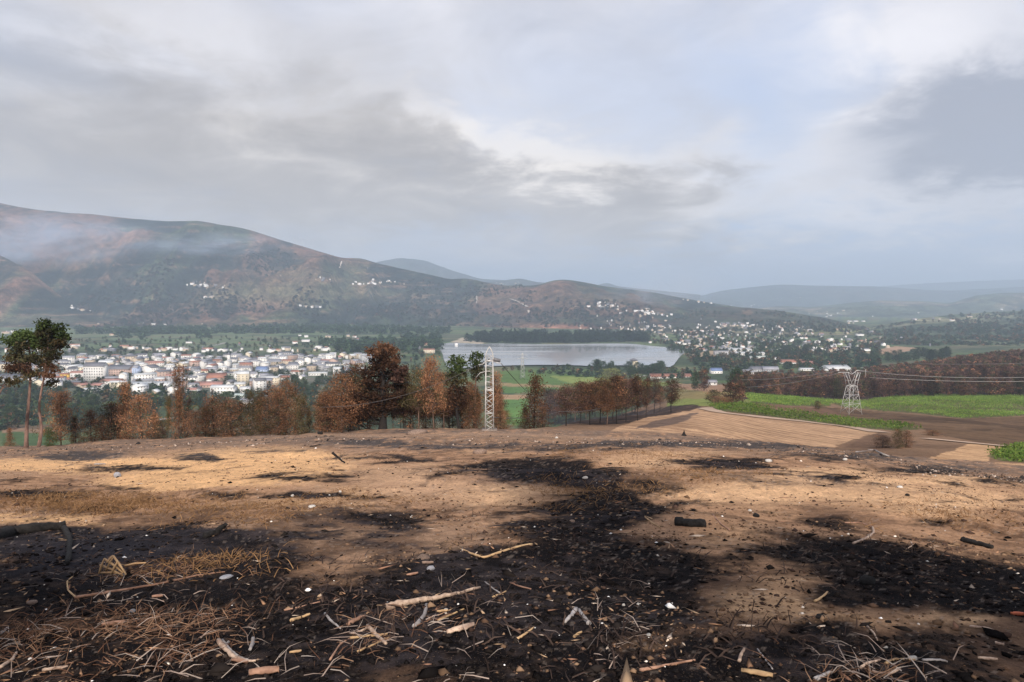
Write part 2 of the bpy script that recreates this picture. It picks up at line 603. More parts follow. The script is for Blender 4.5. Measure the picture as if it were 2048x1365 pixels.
CHAR_SHADE = [(60, 1072, 100, 30, 1.2), (220, 1120, 240, 62, 1.3), (340, 1075, 120, 32, 1.2), (500, 1120, 100, 45, .9), (120, 1180, 200, 50, 1.1), (330, 1215, 330, 60, .7),  # patches of real char, and of tree shade put into the soil colour
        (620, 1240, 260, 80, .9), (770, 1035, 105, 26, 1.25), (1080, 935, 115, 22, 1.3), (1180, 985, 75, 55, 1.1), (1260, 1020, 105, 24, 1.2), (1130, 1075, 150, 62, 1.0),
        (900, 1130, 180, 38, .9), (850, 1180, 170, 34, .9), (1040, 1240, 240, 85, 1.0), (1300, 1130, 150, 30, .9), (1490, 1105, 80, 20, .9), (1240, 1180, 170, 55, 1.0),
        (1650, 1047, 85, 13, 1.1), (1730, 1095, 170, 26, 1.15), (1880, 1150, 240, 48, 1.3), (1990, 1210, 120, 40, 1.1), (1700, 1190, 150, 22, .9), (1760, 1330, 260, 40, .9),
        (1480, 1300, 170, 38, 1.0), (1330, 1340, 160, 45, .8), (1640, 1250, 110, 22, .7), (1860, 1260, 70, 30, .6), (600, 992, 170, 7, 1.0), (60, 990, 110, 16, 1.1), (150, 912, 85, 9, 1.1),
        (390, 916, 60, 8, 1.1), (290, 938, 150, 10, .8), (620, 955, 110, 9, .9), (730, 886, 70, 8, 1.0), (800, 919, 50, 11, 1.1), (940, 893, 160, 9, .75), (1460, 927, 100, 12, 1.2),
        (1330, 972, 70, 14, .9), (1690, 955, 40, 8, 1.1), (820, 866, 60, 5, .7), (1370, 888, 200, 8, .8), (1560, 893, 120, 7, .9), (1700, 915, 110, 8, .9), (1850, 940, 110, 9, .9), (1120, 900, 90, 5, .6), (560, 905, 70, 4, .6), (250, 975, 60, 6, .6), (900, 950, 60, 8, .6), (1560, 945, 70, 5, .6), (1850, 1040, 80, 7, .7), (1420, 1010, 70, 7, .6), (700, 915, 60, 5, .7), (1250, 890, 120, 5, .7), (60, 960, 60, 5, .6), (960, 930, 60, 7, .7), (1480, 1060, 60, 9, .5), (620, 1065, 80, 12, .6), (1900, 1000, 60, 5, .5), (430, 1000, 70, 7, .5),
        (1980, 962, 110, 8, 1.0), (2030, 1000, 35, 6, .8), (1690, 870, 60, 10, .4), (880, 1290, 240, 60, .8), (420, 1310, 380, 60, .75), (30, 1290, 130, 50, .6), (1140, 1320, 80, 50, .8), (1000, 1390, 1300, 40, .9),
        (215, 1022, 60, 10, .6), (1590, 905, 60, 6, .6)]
SAND_SUN = [(500, 930, 165, 30, 2.2), (350, 962, 120, 14, 1.0), (130, 930, 190, 14, 1.8), (60, 1037, 150, 10, 1.0), (350, 965, 150, 16, .7), (840, 950, 110, 24, .7), (1000, 990, 140, 26, .8), (1300, 925, 130, 20, .7),  # bare sand, and sun patches between tree shadows painted as pale soil
        (1500, 985, 260, 34, .9), (1900, 1000, 220, 32, .9), (1650, 945, 130, 12, .9), (1530, 1200, 130, 42, .9), (1950, 1235, 110, 26, .9), (1290, 1290, 90, 28, .8), (1480, 1060, 120, 24, .5),
        (760, 985, 150, 25, .6), (1880, 960, 180, 10, .8), (1400, 905, 200, 8, .5), (980, 905, 60, 6, .6), (1730, 1235, 150, 28, .6), (1130, 875, 260, 6, .5), (560, 1010, 200, 14, .4), (1600, 1150, 90, 14, .5)]


def near_color(X, Y, Z):
    U, V = proj(X, Y, Z)
    k = np.clip(Y, 3, 60)
    wu = fbm(X / 1.6, Y / 1.6, 4, 41) * 60 + fbm(X / 0.3, Y / 0.3, 3, 47) * 14
    wv = fbm(X / 1.4 + 9, Y / 1.4, 4, 43) * 26 * np.clip(8 / k, 0.18, 1.3) + fbm(X / 0.25, Y / 0.25, 3, 49) * 9 * np.clip(8 / k, .2, 1.3)
    Uw = U + wu; Vw = V + wv
    char_shade = np.zeros_like(U); sand = np.zeros_like(U)
    for (cx, cy, rx, ry, a) in CHAR_SHADE:
        char_shade += a * ell(Uw, Vw, cx, cy, rx, ry, 2.6)
    for (cx, cy, rx, ry, a) in SAND_SUN:
        sand += a * ell(Uw, Vw, cx, cy, rx, ry, 2.2)
    n1 = fbm(X / 0.9, Y / 0.9, 5, 51); n2 = fbm(X / 0.22, Y / 0.22, 4, 53); n3 = fbm(X / 3.5, Y / 3.5, 3, 57); n4 = fbm(X / 0.06, Y / 0.06, 3, 58)
    char_shade = char_shade * (1.05 + .15 * sst(1010, 960, V)) + 0.24 * sst(1060, 1180, V) + n1 * 0.72 + n2 * 0.42 + n4 * 0.25 + n3 * .3 - 0.06  # char and painted tree shade summed, denser on the nearest ground
    char_shade = char_shade - np.clip(sand, 0, 1.2) * .75 * sst(1120, 1180, V)  # painted sun patches cut through the painted shade
    c = sst(0.06, 0.98, char_shade)
    s = sst(0.15, 1.0, sand + n1 * 0.3 + n2 * 0.15) * (1 - 0.6 * c)
    base = np.zeros(X.shape + (3,)); base[:] = (0.37, 0.220, 0.132)
    base = lerp(base, (0.165, 0.092, 0.056), sst(-0.1, 0.40, n2 * .8 + n1 * .8 + n3 * .4) * .85)
    stre = fbm(X / 1.6 + Y / 9, Y / .5, 4, 59)
    base = lerp(base, (0.13, 0.075, 0.05), sst(0.12, 0.42, stre) * .6)
    base = lerp(base, (0.34, 0.215, 0.14), sst(0.05, 0.5, n3 + n4 * .5))
    singe = sst(.10, .50, fbm(X / 1.1, Y / 2.4, 5, 71, .6)) * (1 - .6 * s)
    base = lerp(base, (0.095, 0.056, 0.038), singe * .7)
    base = lerp(base, (0.62, 0.39, 0.225), s)
    base = lerp(base, (0.66, 0.395, 0.20), s * sst(780, 640, U) * .9)
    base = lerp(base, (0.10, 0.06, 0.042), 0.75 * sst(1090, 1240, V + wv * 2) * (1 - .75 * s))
    # ginger needle litter on the left and pink ash in the middle
    base = lerp(base, (0.40, 0.25, 0.17), 0.5 * ell(U, V, 850, 975, 160, 40) )
    # trampled, ashy debris along the brow
    brow_ = np.interp(U, [-400, 0, 400, 980, 1300, 1600, 1850, 2048, 2500], [905, 893, 876, 857, 865, 880, 915, 938, 955])
    db = sst(44, 12, V - brow_ + n1 * 14) * sst(-.45, .25, n2 + n1 + .25)
    base = lerp(base, (0.165, 0.118, 0.092), db * .85)
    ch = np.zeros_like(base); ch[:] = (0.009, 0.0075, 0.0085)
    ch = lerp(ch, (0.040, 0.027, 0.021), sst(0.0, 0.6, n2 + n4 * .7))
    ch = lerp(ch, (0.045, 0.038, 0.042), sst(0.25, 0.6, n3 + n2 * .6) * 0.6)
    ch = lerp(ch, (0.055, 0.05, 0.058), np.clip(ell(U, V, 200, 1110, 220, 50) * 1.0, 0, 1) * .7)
    # a thin cover of ash and charcoal away from the sand
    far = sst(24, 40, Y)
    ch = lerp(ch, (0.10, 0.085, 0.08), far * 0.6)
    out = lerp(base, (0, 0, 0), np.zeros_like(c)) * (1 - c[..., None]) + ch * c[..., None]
    # worn tyre-width pale track across the middle distance
    tr = np.exp(-((V - (872 + (U - 1000) * 0.012 + 3 * np.sin(U / 90))) / 3.0) ** 2) * (U > 600) * (U < 1330)
    out = lerp(out, (0.34, 0.22, 0.145), 0.6 * tr)
    # pale flecks of ash and wood, part of the soil
    fl = (fbm(X / 0.05, Y / 0.05, 2, 77) + 0.4 * n1) > 0.62
    out = lerp(out, (0.30, 0.24, 0.20), fl * 0.35)
    # beyond the brow: the tilled field and the track continue
    m = sst(62, 80, Y)
    mc = mid_color(X, Y, Z)
    right = sst(1000, 1150, U)
    out = lerp(out, (0, 0, 0), np.zeros_like(c)) * (1 - (m * right)[..., None]) + mc * (m * right)[..., None]
    return out


TILLED = [(1215, 862), (1290, 838), (1405, 816), (1470, 828), (1600, 840), (1755, 866), (1690, 895), (1600, 893), (1500, 884), (1430, 874), (1330, 872), (1240, 872)]
TILLED2 = [(1840, 925), (1940, 888), (2010, 892), (1965, 930), (1920, 936)]
TILLED3 = [(1930, 936), (1990, 925), (2300, 940), (2300, 975), (2048, 952)]
VINES = [
    [(1418, 815), (1450, 810), (1500, 811), (1600, 826), (1700, 842), (1800, 851), (1850, 858), (1800, 862), (1700, 856), (1600, 843), (1500, 829), (1440, 822)],
    [(1488, 789), (1530, 787), (1600, 797), (1665, 801), (1660, 813), (1600, 813), (1500, 806)],
    [(1655, 803), (1740, 802), (1830, 790), (2048, 793), (2300, 796), (2300, 826), (2048, 832), (1930, 838), (1830, 827), (1760, 822), (1690, 816)],
    [(1975, 912), (2010, 898), (2048, 892), (2300, 886), (2300, 925), (2048, 926), (2000, 922)],
]


def mid_color(X, Y, Z):
    U0_, V0_ = proj(X, Y, Z)
    w = fbm(X / (Y * .03 + 1), Y / (Y * .12 + 1), 4, 61)
    w2 = fbm(X / (Y * .008 + .3), Y / (Y * .05 + .3), 4, 63)
    U = U0_ + w * 8 + w2 * 3; V = V0_ + w2 * 1.6 + w * 1.0
    n1 = fbm(X / 22, Y / 22, 4, 65); n2 = fbm(X / 5, Y / 5, 4, 66); n3 = fbm(X / 90, Y / 160, 4, 67)
    out = np.zeros(X.shape + (3,))
    out[:] = (0.085, 0.105, 0.055)

    def paint(mask, c, k=1.0):
        nonlocal out
        out = lerp(out, c, np.clip(mask, 0, 1) * k)

    valley = sst(520, 600, Y)
    # green valley floor with meadows, scrub and hay
    g = sst(-0.3, 0.35, n3)
    out[:] = (0.050, 0.070, 0.040)
    paint(g, (0.105, 0.135, 0.06))
    paint(sst(0.0, 0.4, n1 + n2 * .4), (0.032, 0.048, 0.032), 0.75)
    paint((V < 703) * (V > 655) * (U < 760) * sst(-0.3, 0.1, n3), (0.12, 0.155, 0.09), .8)
    # strips along the valley (land parcels)
    cell = _hash(np.floor(X / 70 + 0.3 * w), np.floor(Y / 45 + 0.2 * w), 5)
    paint((cell > .80) * valley, (0.17, 0.14, 0.09), .5)
    paint((cell < .16) * valley, (0.10, 0.15, 0.055), .6)
    # town ground: asphalt, yards
    town = ell(U, V, 330, 755, 430, 48, 4)
    paint(town * sst(-.35, .25, n1 + .4), (0.15, 0.145, 0.14), .65)
    # meadow and crops beyond the pines
    for P, c in [([(1000, 742), (1080, 741), (1170, 752), (1230, 762), (1330, 765), (1240, 776), (1120, 776), (1000, 765)], (0.085, 0.145, 0.040)),
                 ([(1100, 752), (1230, 757), (1390, 770), (1250, 776), (1150, 770)], (0.20, 0.24, 0.07)),
                 ([(1000, 766), (1130, 772), (1160, 780), (1000, 776)], (0.26, 0.19, 0.10)),
                 ([(1000, 773), (1120, 776), (1150, 786), (1000, 786)], (0.08, 0.15, 0.045)),
                 ([(1000, 790), (1050, 790), (1050, 797), (1000, 800)], (0.34, 0.22, 0.13)),
                 ([(1000, 800), (1055, 797), (1055, 815), (1000, 815)], (0.09, 0.17, 0.05)),
                 ([(995, 815), (1055, 813), (1050, 850), (990, 850)], (0.10, 0.19, 0.05)),
                 ([(600, 800), (700, 775), (720, 782), (640, 802)], (0.36, 0.26, 0.19)),
                 ([(0, 858), (110, 858), (110, 865), (0, 866)], (0.24, 0.15, 0.10)),
                 ([(0, 866), (120, 865), (120, 900), (0, 900)], (0.055, 0.09, 0.035)),
                 ([(0, 850), (110, 850), (110, 858), (0, 858)], (0.13, 0.09, 0.06)),
                 ([(1370, 707), (1460, 700), (1470, 708), (1380, 717)], (0.36, 0.26, 0.18)),
                 ([(1080, 672), (1100, 668), (1300, 668), (1290, 674)], (0.12, 0.12, 0.09)),
                 ([(905, 686), (930, 676), (975, 682), (960, 688)], (0.42, 0.35, 0.27)),
                 ([(690, 697), (720, 694), (745, 700), (720, 708)], (0.34, 0.22, 0.15)),
                 ([(1735, 706), (1790, 692), (1830, 696), (1790, 710)], (0.34, 0.22, 0.15)),
                 ([(1620, 690), (1700, 680), (1760, 684), (1740, 700), (1640, 702)], (0.20, 0.22, 0.10)),
                 ([(1460, 745), (1560, 745), (1560, 762), (1470, 762)], (0.14, 0.09, 0.065))]:
        paint(poly_mask(U, V, P) * 1.0, c, .9)
    # hillside right of the pines
    hs = (U > 1060) * (Y < 520) * sst(1060, 1090, U)
    paint(hs * 1.0, (0.20, 0.125, 0.08))
    paint(hs * sst(-.1, .4, n1), (0.12, 0.075, 0.05), .7)
    P_g = poly_mask(U, V, [(1330, 812), (1345, 775), (1380, 772), (1480, 780), (1480, 815), (1400, 812)])
    paint(P_g * 1.0, (0.21, 0.17, 0.075), .9)
    paint(poly_mask(U, V, [(1340, 800), (1500, 795), (1500, 812), (1330, 812)]) * 1.0, (0.17, 0.21, 0.06), .8)
    paint(poly_mask(U, V, [(1330, 774), (1345, 768), (1520, 772), (1500, 786), (1420, 785)]) * 1.0, (0.30, 0.18, 0.12), .85)
    # burnt ground around and under the wood on the right
    paint((U > 1480) * (Y > 330) * (Y < 900) * sst(804, 799, V), (0.055, 0.035, 0.030))
    brn = poly_mask(U, V, [(1640, 815), (1700, 818), (1930, 838), (2048, 834), (2300, 830), (2300, 888), (2048, 893), (1960, 886), (1860, 866), (1845, 856), (1700, 838)])
    paint(brn * 1.0, (0.125, 0.078, 0.048))
    paint(brn * sst(0, .35, n1 + n2 * .6), (0.06, 0.038, 0.026), .8)
    paint(poly_mask(U, V, [(1500, 808), (1660, 818), (1700, 840), (1600, 824), (1500, 810)]) * 1.0, (0.13, 0.075, 0.05), .8)
    paint(poly_mask(U, V, [(1700, 804), (1815, 797), (1820, 803), (1700, 812)]) * 1.0, (0.25, 0.18, 0.10), .8)
    # dark strip along the stand of pines
    paint(poly_mask(U, V, [(1095, 850), (1130, 838), (1240, 832), (1330, 812), (1395, 810), (1405, 818), (1330, 836), (1240, 850), (1160, 848)]) * sst(-.5, .1, n2 + .25), (0.03, 0.022, 0.022), .9)
    st = 0.5 + 0.5 * np.sin((X * 0.80 + Y * 0.33) * 1.9 + n1 * 2.5)
    for P, c, c2 in ((TILLED, (0.44, 0.28, 0.17), (0.24, 0.145, 0.09)), (TILLED2, (0.48, 0.30, 0.17), (0.30, 0.18, 0.10)), (TILLED3, (0.42, 0.26, 0.15), (0.30, 0.18, 0.10))):
        mk = poly_mask(U, V, P) * 1.0
        paint(mk, c)
        paint(mk * sst(0.45, 1.0, st + n2 * .5), c2, .8)
        paint(mk * sst(0.1, .5, n1), c2, .5)
    paint(poly_mask(U, V, [(1270, 858), (1330, 838), (1400, 823), (1370, 842), (1320, 856)]) * 1.0, (0.11, 0.08, 0.07), .85)
    paint(poly_mask(U, V, [(1670, 893), (1755, 866), (1840, 885), (1770, 905)]) * 1.0, (0.13, 0.08, 0.055), .8)
    for P in VINES:
        paint(poly_mask(U, V, P) * 1.0, (0.085, 0.095, 0.04), .8)
    return out


def fan(us, Ys_):
    UU, YY = np.meshgrid(us, Ys_)
    X = UU * YY
    return X, YY


NC, NR = 780, 510
us = np.linspace(-0.98, 0.98, NC)
X, Y = fan(us, np.exp(np.linspace(math.log(3.0), math.log(100.0), NR) ))
Z = H(X, Y)
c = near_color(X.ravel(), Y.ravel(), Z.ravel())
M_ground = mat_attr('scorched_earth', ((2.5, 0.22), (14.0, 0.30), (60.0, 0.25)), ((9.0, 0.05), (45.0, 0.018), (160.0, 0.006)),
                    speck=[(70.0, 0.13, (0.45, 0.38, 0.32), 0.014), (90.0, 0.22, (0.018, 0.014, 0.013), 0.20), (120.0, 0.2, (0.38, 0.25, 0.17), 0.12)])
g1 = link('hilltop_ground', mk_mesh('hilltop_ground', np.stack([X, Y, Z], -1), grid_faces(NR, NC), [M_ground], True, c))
tag(g1, kind='structure')

for sx in (-1, 1):      # coarser ground beyond both sides of the view
    uu = np.linspace(0.98, 4.0, 70) if sx > 0 else np.linspace(-4.0, -0.98, 70)
    X, Y = fan(uu, np.exp(np.linspace(math.log(3.0), math.log(100.0), 160)))
    Z = H(X, Y) - .01
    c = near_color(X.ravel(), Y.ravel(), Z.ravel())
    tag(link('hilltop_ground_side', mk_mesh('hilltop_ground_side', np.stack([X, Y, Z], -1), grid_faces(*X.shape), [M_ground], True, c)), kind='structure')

X, Y = np.meshgrid(np.linspace(-60, 60, 121), np.concatenate([np.linspace(-60, -6, 28), np.linspace(-5, 3.04, 22)]))
Z = H(X, Y) - 0.01
c = near_color(X.ravel(), np.maximum(Y.ravel(), 3.0), Z.ravel()) * 0 + np.array([0.16, 0.10, 0.065])
tag(link('hilltop_ground_behind', mk_mesh('hilltop_ground_behind', np.stack([X, Y, Z], -1), grid_faces(*X.shape), [M_ground], True, c)), kind='structure')

M_mid = mat_attr('valley_soil', ((0.02, 0.18), (0.12, 0.20), (0.7, 0.25), (4.0, 0.15)), ((0.5, 0.5), (2.5, 0.15)))
NC, NR = 760, 400
us = np.linspace(-1.25, 1.25, NC)
rowsY = np.concatenate([np.exp(np.linspace(math.log(99.0), math.log(3900.0), NR)), np.linspace(4500, 18000, 12)])
X, Y = fan(us, rowsY)
Z = H(X, np.minimum(Y, 3900))
Z = np.where(Y > 3900, -101.0, Z) - 0.04 * (Y < 101)
c = mid_color(X.ravel(), Y.ravel(), Z.ravel())
tag(link('valley_terrain', mk_mesh('valley_terrain', np.stack([X, Y, Z], -1), grid_faces(*X.shape), [M_mid], True, c)), kind='structure')

# ------------------------------------------------------------------ reservoir
SHORE = [(872, 688), (890, 687), (905, 686), (960, 688), (1000, 687.5), (1100, 689), (1200, 687.5), (1260, 688), (1300, 692), (1335, 695), (1366, 700), (1368, 706), (1358, 716), (1352, 724),
         (1340, 734), (1300, 736), (1250, 731), (1200, 733), (1150, 731), (1080, 730), (1000, 732), (950, 735), (900, 736), (888, 720), (884, 706)]


def smooth_poly(P, k=6):
    out = []
    n = len(P)
    for i in range(n):
        p0, p1, p2, p3 = (np.array(P[(i + j) % n], float) for j in (-1, 0, 1, 2))
        for s in range(k):
            t = s / k
            out.append(0.5 * ((2 * p1) + (-p0 + p2) * t + (2 * p0 - 5 * p1 + 4 * p2 - p3) * t * t + (-p0 + 3 * p1 - 3 * p2 + p3) * t ** 3))
    return out


LZ = -98.9
V = []
for i, (px, row) in enumerate(smooth_poly(SHORE)):
    u, t = ray(px, row)
    Y = (ZC - LZ) / t
    V.append((u * Y, Y, LZ))
V.append(tuple(np.mean(V, axis=0)))
n = len(V) - 1
m = bpy.data.materials.new('lake_water'); m.use_nodes = True
N = NT(m.node_tree)
t = N.n('ShaderNodeTexCoord')
mp = N.n('ShaderNodeMapping'); mp.inputs['Scale'].default_value = (0.0018, 0.008, 1)
mp.inputs['Rotation'].default_value = (0, 0, 0.06)
N.l(t.outputs['Object'], mp.inputs[0])
st = N.noise(mp.outputs[0], 1.0, 4.0, 0.5, 0.4)
b = N.n('ShaderNodeBsdfPrincipled')
b.inputs['Base Color'].default_value = (0.30, 0.31, 0.32, 1)
b.inputs['IOR'].default_value = 1.33
N.l(N.rng(st, 0.42, 0.58, 0.06, 0.30), b.inputs['Roughness'])
bp = N.n('ShaderNodeBump'); bp.inputs['Distance'].default_value = 0.05
N.l(N.rng(st, 0.42, 0.60, 0.02, 0.30), bp.inputs['Strength'])
N.l(N.noise(t.outputs['Object'], 0.35, 3.0), bp.inputs['Height'])
o = N.n('ShaderNodeOutputMaterial'); N.l(b.outputs[0], o.inputs[0])
tag(link('lake_water', mk_mesh('lake_water', V, np.array([(i, (i + 1) % n, n) for i in range(n)]), [m])), kind='structure')

# ------------------------------------------------------------------ hills
M_hill = mat_attr('hillside', ((0.0025, 0.22), (0.010, 0.40), (0.035, 0.55), (0.12, 0.5)), ((0.008, 22.0), (0.03, 9.0), (0.1, 3.0)))
HILLS = {}


def hill(name, crest, Dc, Db, colorf, nu=260, nv=110, amp=60, wl=700, curve=1.0, base=-103.0, seed=1, crestn=4.0):
    P = np.array(crest, float)
    px = np.linspace(P[0, 0], P[-1, 0], nu)
    # smooth interpolation of the crest line
    rw = np.interp(px, P[:, 0], P[:, 1])
    k = np.hanning(9); k /= k.sum()
    rw = np.convolve(np.pad(rw, 4, mode='edge'), k, 'valid')
    Dc_ = np.interp(px, *zip(*Dc)) if isinstance(Dc, list) else np.full(nu, float(Dc))
    Db_ = np.interp(px, *zip(*Db)) if isinstance(Db, list) else np.full(nu, float(Db))
    v = np.concatenate([np.linspace(0, 1, nv), 1 + np.linspace(0.03, 0.5, 12)])
    VV, PX = np.meshgrid(v, px, indexing='ij')
    RW = np.broadcast_to(rw, PX.shape)
    Y = Db_[None, :] + (Dc_ - Db_)[None, :] * VV
    u = (PX - 1024) / F
    X = u * Y
    t = np.vectorize(row_t)(rw)
    hc = ZC - t * Dc_
    vv = np.clip(VV, 0, 1)
    sh = (1 - np.cos(np.pi * vv ** curve)) / 2 * 0.45 + vv ** 1.25 * 0.55
    back = np.clip(VV - 1, 0, 1)
    Z = base + (hc[None, :] - base) * sh
    Z = Z - (hc[None, :] - base) * back * 2.0
    env = np.clip(4 * vv * (1 - vv), 0, 1) ** 0.8
    r = ridged(X / wl + 3.1 * seed, Y / (wl * 1.5) + seed, 5, 100 + seed)
    rel = np.clip((hc[None, :] - base) / 300.0, 0.15, 1.2)
    Z = Z + (r - 0.55) * amp * 3.3 * env * rel
    Z = Z + (ridged(X / (wl * .28), Y / (wl * .5), 4, 160 + seed) - .5) * amp * 1.1 * env * rel
    Z = Z + fbm(X / 90, Y / 90, 4, 130 + seed) * crestn * rel * (VV > 0.02)
    # no spur in front may overtop the crest line
    cap = ZC + (hc[None, :] - ZC) * (Y / Dc_[None, :]) - 0.02 * (hc[None, :] - base) * (1 - vv) - 1.0
    kk_ = 14.0
    Z = np.where(VV <= 1.0, -kk_ * np.logaddexp(-Z / kk_, -cap / kk_) + kk_ * .69 * np.exp(-((vv - 1) / .05) ** 2), Z)
    col = colorf(X, Y, Z, vv, r) * .92 * (1 + .35 * fbm(X / 160, Y / 260, 4, 555)[..., None])
    col = np.clip(col, 0.01, 1)
    me = mk_mesh(name, np.stack([X, Y, Z], -1), grid_faces(*X.shape), [M_hill], True, col.reshape(-1, 3))
    o = tag(link(name, me), kind='structure')
    HILLS[name] = BVHTree.FromPolygons(np.stack([X, Y, Z], -1).reshape(-1, 3).tolist(), grid_faces(*X.shape).tolist())
    return o


def hit_hill(px, row, names=None):
    u, t = ray(px, row)
    d = Vector((u, 1, -t)).normalized()
    best = None
    for k, bv in HILLS.items():
        if names and k not in names: continue
        p, nn, i, dist = bv.ray_cast(Vector((0, 0, ZC)), d, 30000)
        if p is not None and (best is None or dist < best[1]):
            best = (p, dist)
    g = hit(px, row)
    gd = (g - Vector((0, 0, ZC))).length if g.y < 3800 else 1e9
    if best is None or gd < best[1]:
        return g
    return best[0]


def mountain_color(X, Y, Z, v, r):
    U, V = proj(X, Y, Z)
    n1 = fbm(X / 420, Y / 700, 5, 201); n2 = fbm(X / 70, Y / 260, 5, 203); n3 = fbm(X / 25, Y / 60, 4, 205)
    o = np.zeros(X.shape + (3,)); o[:] = (0.052, 0.070, 0.038)
    burnt = sst(-0.15, 0.25, n1 + (r - .55) * 0.9 + 0.25 * ell(U, V, 120, 560, 350, 120) - .25 * ell(U, V, 560, 570, 160, 60) + 0.1)
    o = lerp(o, (0.175, 0.088, 0.060), burnt * .95)
    o = lerp(o, (0.011, 0.018, 0.017), sst(-0.05, 0.22, n2 * .8 - (r - .52) * 1.8) * .92)  # gullies darkened in the colour, standing in for weak relief shading
    tr_ = fbm(X / 120, Z / 9 + X / 900, 4, 209)
    o = lerp(o, (0.30, 0.18, 0.13), sst(.22, .55, tr_) * .5)
    o = lerp(o, (0.012, 0.016, 0.014), sst(.12, .45, -tr_) * .6)
    o = lerp(o, (0.26, 0.15, 0.11), sst(0.1, 0.4, n3 + n2 * .5) * .45 * burnt)
    # pale farmed terraces below the villages
    for (cx, cy, rx, ry, a) in [(560, 585, 110, 26, .8), (440, 590, 50, 18, .5), (660, 562, 30, 6, 1.0), (600, 545, 80, 12, .4), (700, 590, 140, 10, .3), (60, 640, 130, 12, .4), (1000, 600, 40, 8, .3)]:
        o = lerp(o, (0.20, 0.185, 0.11), np.clip(a * ell(U + n2 * 30, V + n3 * 6, cx, cy, rx, ry), 0, 1))
    o = lerp(o, (0.42, 0.25, 0.16), np.clip(1.2 * ell(U + n3 * 8, V, 655, 561, 20, 4), 0, 1))
    o = lerp(o, (0.30, 0.14, 0.09), np.clip(1.4 * ell(U + n2 * 30, V + n3 * 3, 1130, 655, 60, 7, 4), 0, 1))
    stripes = sst(0.6, 0.9, np.sin(Z / 3.6 + n2 * 5)) * .35
    o = lerp(o, (0.028, 0.025, 0.022), stripes)
    o = lerp(o, (0.040, 0.055, 0.036), (ell(U, V, 1200, 600, 180, 30) + ell(U, V, 1000, 640, 300, 12)) * .5)
    return o


def green_color(c1, c2, c3, s):
    def f(X, Y, Z, v, r):
        n1 = fbm(X / 500, Y / 800, 4, 300 + s); n2 = fbm(X / 80, Y / 200, 5, 310 + s)
        o = np.zeros(X.shape + (3,)); o[:] = c1
        o = lerp(o, c2, sst(-.1, .3, n1))
        o = lerp(o, c3, sst(0.0, .4, n2))
        return o
    return f


def valley_hill_color(X, Y, Z, v, r):
    U, V = proj(X, Y, Z)
    n1 = fbm(X / 300, Y / 500, 4, 331); n2 = fbm(X / 60, Y / 160, 5, 333)
    o = np.zeros(X.shape + (3,)); o[:] = (0.055, 0.066, 0.042)
    o = lerp(o, (0.20, 0.18, 0.115), sst(645, 662, V + n1 * 12))
    o = lerp(o, (0.10, 0.072, 0.052), np.clip(ell(U, V, 1480, 625, 120, 18) + ell(U, V, 1300, 640, 120, 20) * .4, 0, 1) * sst(-.4, .2, n2))
    o = lerp(o, (0.032, 0.042, 0.03), sst(0.0, .4, n2) * .7)
    for P, c in [([(1600, 662), (1690, 656), (1725, 662), (1700, 668), (1640, 668), (1590, 670)], (0.24, 0.25, 0.12)),
                 ([(1560, 645), (1590, 643), (1600, 655), (1575, 655)], (0.38, 0.27, 0.18)),
                 ([(1540, 672), (1700, 668), (1730, 672), (1700, 682), (1580, 684)], (0.22, 0.20, 0.12)),
                 ([(1480, 622), (1500, 622), (1505, 630), (1488, 630)], (0.24, 0.16, 0.11))]:
        o = lerp(o, c, poly_mask(U + n2 * 8, V + n1 * 2, P) * .85)
    return o


hill('far_blue_range', [(1500, 590), (1650, 583), (1760, 573), (1850, 567), (1960, 562), (2048, 559), (2300, 552), (2700, 560)], 15000, 12500, green_color((.05, .06, .05), (.06, .06, .05), (.04, .05, .04), 1), 160, 40, 60, 1500, seed=2)
hill('distant_peak', [(600, 560), (700, 545), (752, 525), (800, 516), (850, 521), (900, 540), (960, 558), (1100, 566), (1190, 572), (1213, 565), (1235, 573), (1400, 590)], 9500, 7500, green_color((.05, .06, .045), (.06, .06, .05), (.04, .05, .035), 3), 220, 50, 90, 900, seed=3)
hill('distant_range', [(1180, 612), (1300, 606), (1380, 597), (1450, 580), (1560, 569), (1640, 572), (1750, 573), (1850, 580), (1900, 582), (1960, 578), (2048, 574), (2300, 566), (2700, 570)], 11000, 8500, green_color((.045, .06, .045), (.065, .06, .045), (.035, .05, .035), 4), 220, 50, 60, 900, seed=4)
hill('second_range', [(880, 575), (930, 566), (985, 564), (1040, 557), (1080, 566), (1120, 575), (1200, 590)], 7600, 6500, green_color((.045, .055, .04), (.07, .055, .045), (.035, .045, .03), 5), 120, 40, 50, 700, seed=5)
hill('right_ridge', [(1480, 622), (1560, 612), (1620, 615), (1700, 606), (1760, 601), (1850, 603), (1900, 607), (1950, 591), (2000, 586), (2048, 586), (2300, 574), (2700, 570)], 6800, 4800, green_color((.09, .11, .07), (.28, .22, .15), (.04, .055, .035), 6), 240, 60, 80, 700, seed=6)
hill('burnt_mountain', [(-700, 392), (-400, 388), (-150, 394), (0, 404), (40, 413), (100, 422), (230, 433), (330, 443), (400, 442), (450, 450), (500, 459), (560, 479), (620, 497), (690, 518), (720, 515), (760, 528), (830, 543), (900, 559), (935, 557),
                       (1000, 571), (1070, 572), (1110, 560), (1140, 560), (1200, 572), (1300, 584), (1400, 603), (1500, 618), (1650, 650)],
     [(-700, 4400), (0, 4400), (600, 4350), (900, 4200), (1100, 4100), (1400, 4100), (1650, 4100)], [(-700, 3000), (900, 2950), (1400, 2700), (1650, 2700)], mountain_color, 400, 150, 85, 760, 1.0, seed=7, crestn=5)
hill('left_foothill', [(-500, 470), (-200, 490), (0, 508), (60, 540), (120, 590), (170, 622), (220, 645), (260, 656)], [(-500, 3700), (0, 3500), (260, 3200)], 2950, mountain_color, 160, 90, 30, 500, seed=8, crestn=3)
